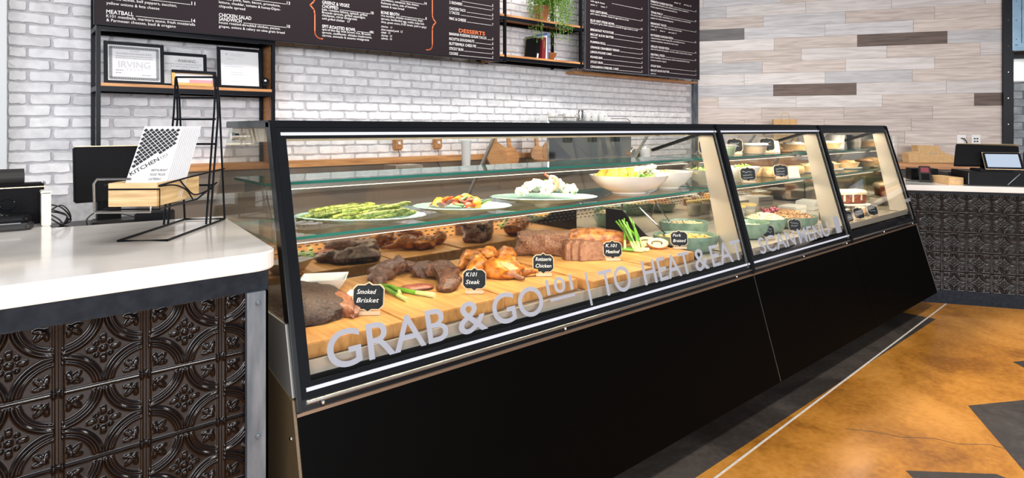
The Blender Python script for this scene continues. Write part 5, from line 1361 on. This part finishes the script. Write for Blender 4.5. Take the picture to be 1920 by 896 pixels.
# cauliflower florets and a shrimp
PM = Matrix.Translation((1.845, 1.95, ZS2)) @ Matrix.Rotation(VA, 4, 'Z')
lr = random.Random(41)
def floret(seed):
    c_ = MB(); l2 = random.Random(seed)
    for k in range(9):
        a = k * .78 if k else 0; r = .012 if k else 0
        c_.blob(.011, .011, .010, (r * math.cos(a), r * math.sin(a), .012 + (.006 if not k else 0) + l2.uniform(-.002, .002)), seed + k, .35, 3, 2)
    s = MB().sweep([(0, 0, -.012), (0, 0, 0), (0, 0, .01)], [.006, .007, .012], 8)
    return c_.mesh('curd', 'cauli', smooth=True), s.mesh('stem', 'cauli', smooth=True)
FL = [floret(k) for k in (1, 2, 3)]
for k in range(84):
    r = math.sqrt(lr.random()) * .9; an = lr.uniform(0, 6.28)
    sx_ = r * math.cos(an)
    loc = PM @ Vector((.018 + .145 * sx_, .072 * r * math.sin(an), .028 + .052 * (1 - r * r) * (1 + .25 * math.sin(9 * sx_)) + lr.uniform(0, .008)))
    o = tag(link('cauliflower_floret', None, None, loc, rot=(lr.uniform(-.8, .8), lr.uniform(-.8, .8), lr.uniform(0, 6))), 'white cauliflower floret in the heap on the third platter', 'cauliflower', 'cauliflower florets on the third platter')
    o.scale = (lr.uniform(.55, .95),) * 3
    a, b_ = FL[k % 3]; link('curd', a, o); link('stem', b_, o)
lv = MB().add([(-.02, 0, 0), (-.006, .008, .003), (.016, .004, .0), (.02, 0, -.002), (.012, -.006, .001), (-.008, -.008, .003)], [(0, 1, 2, 3, 4, 5)]).mesh('herb_leaf', 'leaf')
for k in range(22):
    r = math.sqrt(lr.random()) * .95; an = lr.uniform(0, 6.28)
    o = tag(link('herb_leaf', lv, None, PM @ Vector((.15 * r * math.cos(an) + .02, .075 * r * math.sin(an), .034 + .062 * (1 - r * r))), rot=(lr.uniform(-.6, .6), lr.uniform(-.6, .6), lr.uniform(0, 6))), 'green herb leaf scattered on the cauliflower', 'leaf', 'herb leaves on the cauliflower')
    o.scale = (.7,) * 3
sh = thing('shrimp', 'curled orange shrimp with a red tail on top of the cauliflower', 'shrimp', PM @ Vector((.03, -.062, .088)), VA)
part('body', MB().sweep([(.026 * math.cos(R(a)), 0, .026 * math.sin(R(a))) for a in range(-140, 110, 18)], [.006 + .0006 * k for k in range(8)] + [.0108, .010, .009, .008, .007, .006][:6], 10), 'shrimp', sh, smooth=True)
part('tail', MB().sweep([(-.01, 0, .027), (-.025, 0, .036), (-.036, 0, .05)], [(.006, .004), (.008, .004), (.013, .003)], 8), 'shrimp_tail', sh, smooth=True)

# white bowls
def white_bowl(x, y, a, b, h, label, rz=VA, z=None):
    o = thing('serving_bowl', label, 'bowl', (x, y, ZS2 if z is None else z), rz, 'white serving bowls')
    part('bowl', MB().lathe([(.42 * a, 0), (.44 * a, .008), (.72 * a, h * .32), (.92 * a, h * .72), (a, h), (.975 * a, h), (.89 * a, h * .70), (.66 * a, h * .32), (.3 * a, .02), (0, .018)], 48, sy=b / a), 'white', o, smooth=True)
    return o
white_bowl(2.43, 1.945, .20, .155, .092, 'large white bowl of grilled corn on the long case shelf')
PM = Matrix.Translation((2.43, 1.945, ZS2)) @ Matrix.Rotation(VA, 4, 'Z')
lr = random.Random(51)
cob = MB().sweep([(-.05, 0, 0), (-.046, 0, 0), (-.02, 0, 0), (.02, 0, 0), (.046, 0, 0), (.05, 0, 0)], [.008, .021, .0235, .023, .020, .006], 14)
kr = MB()
for i in range(11):
    for j in range(14):
        a = 6.283 * (j + .5 * (i % 2)) / 14; kr.blob(.0052, .0052, .0052, (-.043 + i * .0086, .0235 * math.cos(a), .0235 * math.sin(a)), 1, 0, 1, 1)
cobm, krm = cob.mesh('cob', 'corn', smooth=True), kr.mesh('kernels', 'kernel', smooth=True)
for k, (u, v_, z, rz) in enumerate(((-.13, .02, .088, 60), (-.085, -.01, .10, 75), (-.03, .03, .10, 80), (.025, .02, .096, 100), (-.05, .055, .085, 20), (.07, .045, .085, 110))):
    o = tag(link('corn_piece', None, None, PM @ Vector((u, v_, z)), rot=(0, R(-18), VA + R(rz))), 'grilled yellow corn cob piece standing out of the large white bowl', 'corn', 'corn pieces in the large white bowl')
    link('cob', cobm, o); x = link('kernels', krm, o); x['kind'] = 'stuff'
pieces(PM @ Vector((.06, -.02, 0)).xyz if False else (PM @ Vector((.055, -.015, 0))).x, (PM @ Vector((.055, -.015, 0))).y, ZS2 + .078, .085, .075, VA, 70, 'leaf', 'leaf', 'salad_greens', 'green salad leaves beside the corn in the large white bowl', 'salad', None, 8, .014, .018)
for k in range(7):
    o = tag(link('cauliflower_floret', None, None, PM @ Vector((.085 + .045 * math.cos(k), -.005 + .04 * math.sin(k * 1.3), .094 + .004 * k))), 'white cauliflower floret at the right of the corn bowl', 'cauliflower', 'florets in the corn bowl')
    a, b_ = FL[k % 3]; link('curd', a, o); link('stem', b_, o)
white_bowl(2.80, 1.97, .135, .115, .092, 'smaller white bowl with browned topping at the long case end')
pieces(2.80, 1.97, ZS2 + .072, .125, .10, VA, 70, 'crust', 'b', 'bread_pudding', 'browned bread pudding in the smaller white bowl', 'pudding', None, 12, .014, .016)
white_bowl(3.16, 1.955, .125, .115, .088, 'white salad bowl at the left end of the middle case shelf')
pieces(3.16, 1.955, ZS2 + .07, .115, .10, VA, 60, 'leaf', 'leaf', 'green_salad', 'green salad in the left white bowl of the middle case', 'salad', None, 13, .018, .03)
pieces(3.13, 1.98, ZS2 + .07, .10, .09, VA, 40, 'slaw', 'b', 'pasta_salad', 'pale pasta in the left white bowl of the middle case', 'salad', None, 14, .012, .02)
white_bowl(3.52, 1.965, .135, .12, .088, 'white salad bowl in the middle of the middle case shelf')
pieces(3.52, 1.965, ZS2 + .07, .12, .105, VA, 70, 'cauli', 'b', 'rice_salad', 'white salad in the second bowl of the middle case', 'salad', None, 15, .014, .016)
pieces(3.53, 1.93, ZS2 + .082, .05, .04, VA, 30, 'leaf', 'leaf', 'parsley_garnish', 'parsley garnish on the white salad of the middle case', 'garnish', None, 16, .016, .014)
sign(3.42, 1.838, ZS2, ('~', '~', '~'), 'chalkboard sign between the two white bowls of the middle case', .095, .075)
sign(3.86, 1.85, ZS2, ('~', '~', '~'), 'chalkboard sign right of the white bowls on the middle case shelf', .095, .075)
for k, (x, y) in enumerate(((4.03, 2.06), (4.03, 1.97), (4.30, 1.99))):
    loaf('wrapped_sandwich', ('rear long wrapped sandwich on the middle case shelf', 'front long wrapped sandwich on the middle case shelf', 'wrapped sandwich between the middle and farthest cases')[k], 'sandwich', (x, y, ZS2), R(-3), .24, .075, .06, 'bread', 3 + k, .05)
o = thing('price_tent', 'folded pale paper tent card at the right of the middle case shelf', 'card', (4.02, 1.85, ZS2), VA)
part('card', MB().add([(-.04, -.02, 0), (.04, -.02, 0), (.03, 0, .075), (-.03, 0, .075)], [(0, 1, 2, 3)]).add([(-.04, .02, 0), (.04, .02, 0), (.03, 0.0005, .075), (-.03, .0005, .075)], [(0, 1, 2, 3)]), 'liner', o, fix=False)

# top shelf of the middle case: tubs and signs
ZS1 = SH[0][0] + .0006
for k, (x, y, m, lab) in enumerate(((3.36, 1.975, 'leaf', 'clear tub of salad on the top shelf of the middle case'), (3.76, 1.985, 'broth', 'clear tub of orange soup on the top shelf of the middle case'))):
    o = thing('deli_tub', lab, 'tub', (x, y, ZS1))
    part('tub', MB().lathe([(.068, 0), (.082, .058), (.080, .058), (.066, .003), (0, .003)], 28), 'clear_plastic', o, smooth=True)
    part('contents', MB().lathe([(.064, .004), (.076, .046), (0, .05)], 28), m, o, smooth=True)
    part('lid', MB().lathe([(.086, .058), (.086, .066), (.078, .069), (0, .069)], 28), 'clear_plastic' if k == 0 else 'white_plastic', o, smooth=True)
sign(3.17, 1.96, ZS1, ('~', '~'), 'leftmost chalkboard sign on the top shelf of the middle case', .095, .085)
sign(3.56, 2.0, ZS1, ('~', '~'), 'chalkboard sign between the two tubs on the top shelf', .10, .085)
sign(3.96, 1.99, ZS1, ('~', '~'), 'chalkboard sign right of the orange tub on the top shelf', .10, .085)
o = thing('price_tent', 'pale paper tent card on the top shelf of the middle case', 'card', (4.08, 2.0, ZS1), VA)
part('card', MB().prism([(-.03, 0), (.035, 0), (.02, .08), (-.025, .08)], 'y', -.002, .002), 'liner', o)
for k, (x, y) in enumerate(((4.15, 2.06), (4.20, 1.98), (4.11, 2.10), (4.16, 2.03))):
    solo('cookie', MB().lathe([(.035, 0), (.042, .006), (.036, .014), (0, .017)], 20, wob=.04, wn=5), 'pecan', 'browned cookie in the small pile on the top shelf', 'cookie', (x, y, ZS1 + (.0 if k < 3 else .018)), group='cookies on the top shelf', smooth=True)

# ------------------------------------------------------------------ farthest case: cakes and pies
def cake(x, y, z, label, r=.11, h=.05, plate=True, top='cream', side='crust', stand=0):
    o = thing('pie', label, 'pie', (x, y, z))
    if plate: part('plate', MB().lathe([(.05, 0), (.06, .0 + stand), (r * 1.2, .006 + stand), (r * 1.22, .010 + stand), (0, .009 + stand)], 32), 'white', o, smooth=True)
    part('crust', MB().lathe([(r * .78, .011 + stand), (r * .98, .011 + stand + h * .7), (r, .011 + stand + h * .8), (r * .9, .011 + stand + h * .72), (0, .011 + stand + h * .7)], 36, wob=.025, wn=18), side, o, smooth=True)
    part('topping', MB().blob(r * .86, r * .86, h * .55, (0, 0, .011 + stand + h * .6), 3, .25, 4, 3, floor=-.01), top, o, smooth=True)
    return o
cake(4.42, 2.03, ZS1, 'cream topped pie on the left of the farthest case top shelf', .09)
cake(4.68, 2.02, ZS1, 'cream topped pie in the middle of the farthest case top shelf', .095, top='icing')
cake(5.0, 2.03, ZS1, 'white cream pie on the right of the farthest case top shelf', .10)
for k, x in enumerate((5.24, 5.33)):
    solo('tub_stack', MB().lathe([(.035, 0), (.042, .05), (.044, .052), (.036, .055), (.043, .105), (.044, .11), (0, .11)], 24), 'white_plastic', ('left', 'right')[k] + ' white tub stack at the far end of the top shelf', 'tubs', (x, 2.07, ZS1), smooth=True)
cake(4.62, 1.99, ZS2, 'golden pie on the left of the farthest case middle shelf', .105, top='slaw')
cake(4.98, 2.03, ZS2, 'browned pie on the right of the farthest case middle shelf', .10, top='crust')
cake(5.28, 1.99, ZS2, 'pecan pie at the far end of the farthest case middle shelf', .09, top='pecan')
sign(4.60, 1.855, ZS2, ('~', '~'), 'chalkboard sign in front of the golden pie in the farthest case', .085, .07)
# deck: cake stands, red velvet loaf, slices
o = thing('cake_stand', 'cream cake stand under the red loaf cake in the farthest case', 'cake stand', (5.07, 1.90, ZB0))
part('foot', MB().lathe([(.06, 0), (.055, .008), (.02, .02), (.018, .05), (.03, .062)], 28), 'white', o, smooth=True)
part('plate', MB().lathe([(.03, .062), (.15, .066), (.152, .074), (0, .072)], 36), 'liner', o, smooth=True)
o = thing('loaf_cake', 'iced red velvet loaf cake showing dark red cut ends', 'cake', (5.07, 1.905, ZB0 + .0745), R(-30))
o.scale = (1.2, 1.2, 1.2)
part('sponge', MB().prism([(-.042, 0), (.042, 0), (.048, .07), (-.048, .07)], 'x', -.10, .10), 'redcake', o, bevel=.003)
part('icing', MB().prism([(-.052, .055), (-.046, .071), (.046, .071), (.052, .055), (.056, .07), (.046, .086), (-.046, .086), (-.056, .07)], 'x', -.102, .097), 'icing', o, bevel=.003)
part('icing_drip', MB().box(-.006, .006, -.049, -.043, .01, .07).box(.055, .066, -.049, -.043, .02, .07).box(-.07, -.055, -.049, -.043, .015, .07), 'icing', o, bevel=.002)
cake(5.31, 2.08, ZB0, 'pale pie on a low stand at the far right of the farthest case', .09, stand=.03, top='cream')
for k, (x, y, lab) in enumerate(((4.52, 1.83, 'brown cake slice nearest the case post in the farthest case'), (4.72, 1.80, 'layered cake slice between the front signs'), (4.98, 1.77, 'orange cake slice beside the last front sign'))):
    o = thing('cake_slice', lab, 'cake', (x, y, ZB0), VA + R(20 * k))
    part('sponge', MB().prism([(-.05, -.035), (.06, 0), (-.05, .035)], 'z', 0, .055), ('redcake', 'pecan', 'broth')[k], o, bevel=.002)
    part('icing', MB().prism([(-.052, -.036), (.062, 0), (-.052, .036)], 'z', .0555, .065), ('icing', 'cream', 'icing')[k], o, bevel=.002)
for k, (x, y) in enumerate(((4.48, 2.12), (4.70, 2.17), (5.05, 2.2))):
    solo('bakery_box', MB().box(-.10, .10, -.07, .07, 0, .05 + .01 * k).box(-.102, .102, -.072, .072, .035, .04), ('clear_plastic', 'liner', 'liner')[k],
         ('clear bakery box at the back left of the farthest case', 'cream bakery box at the back of the farthest case', 'cream bakery box at the back right of the farthest case')[k], 'box', (x, y, ZB0), R(4 * k), bevel=.003)
for k, (x, y) in enumerate(((4.46, 1.665), (4.69, 1.675), (4.95, 1.675))):
    sign(x, y, ZB0, ('~', '~'), ('leftmost', 'middle', 'rightmost')[k] + ' front chalkboard sign on the farthest case deck', .09, .075, VA + R(14), 22)
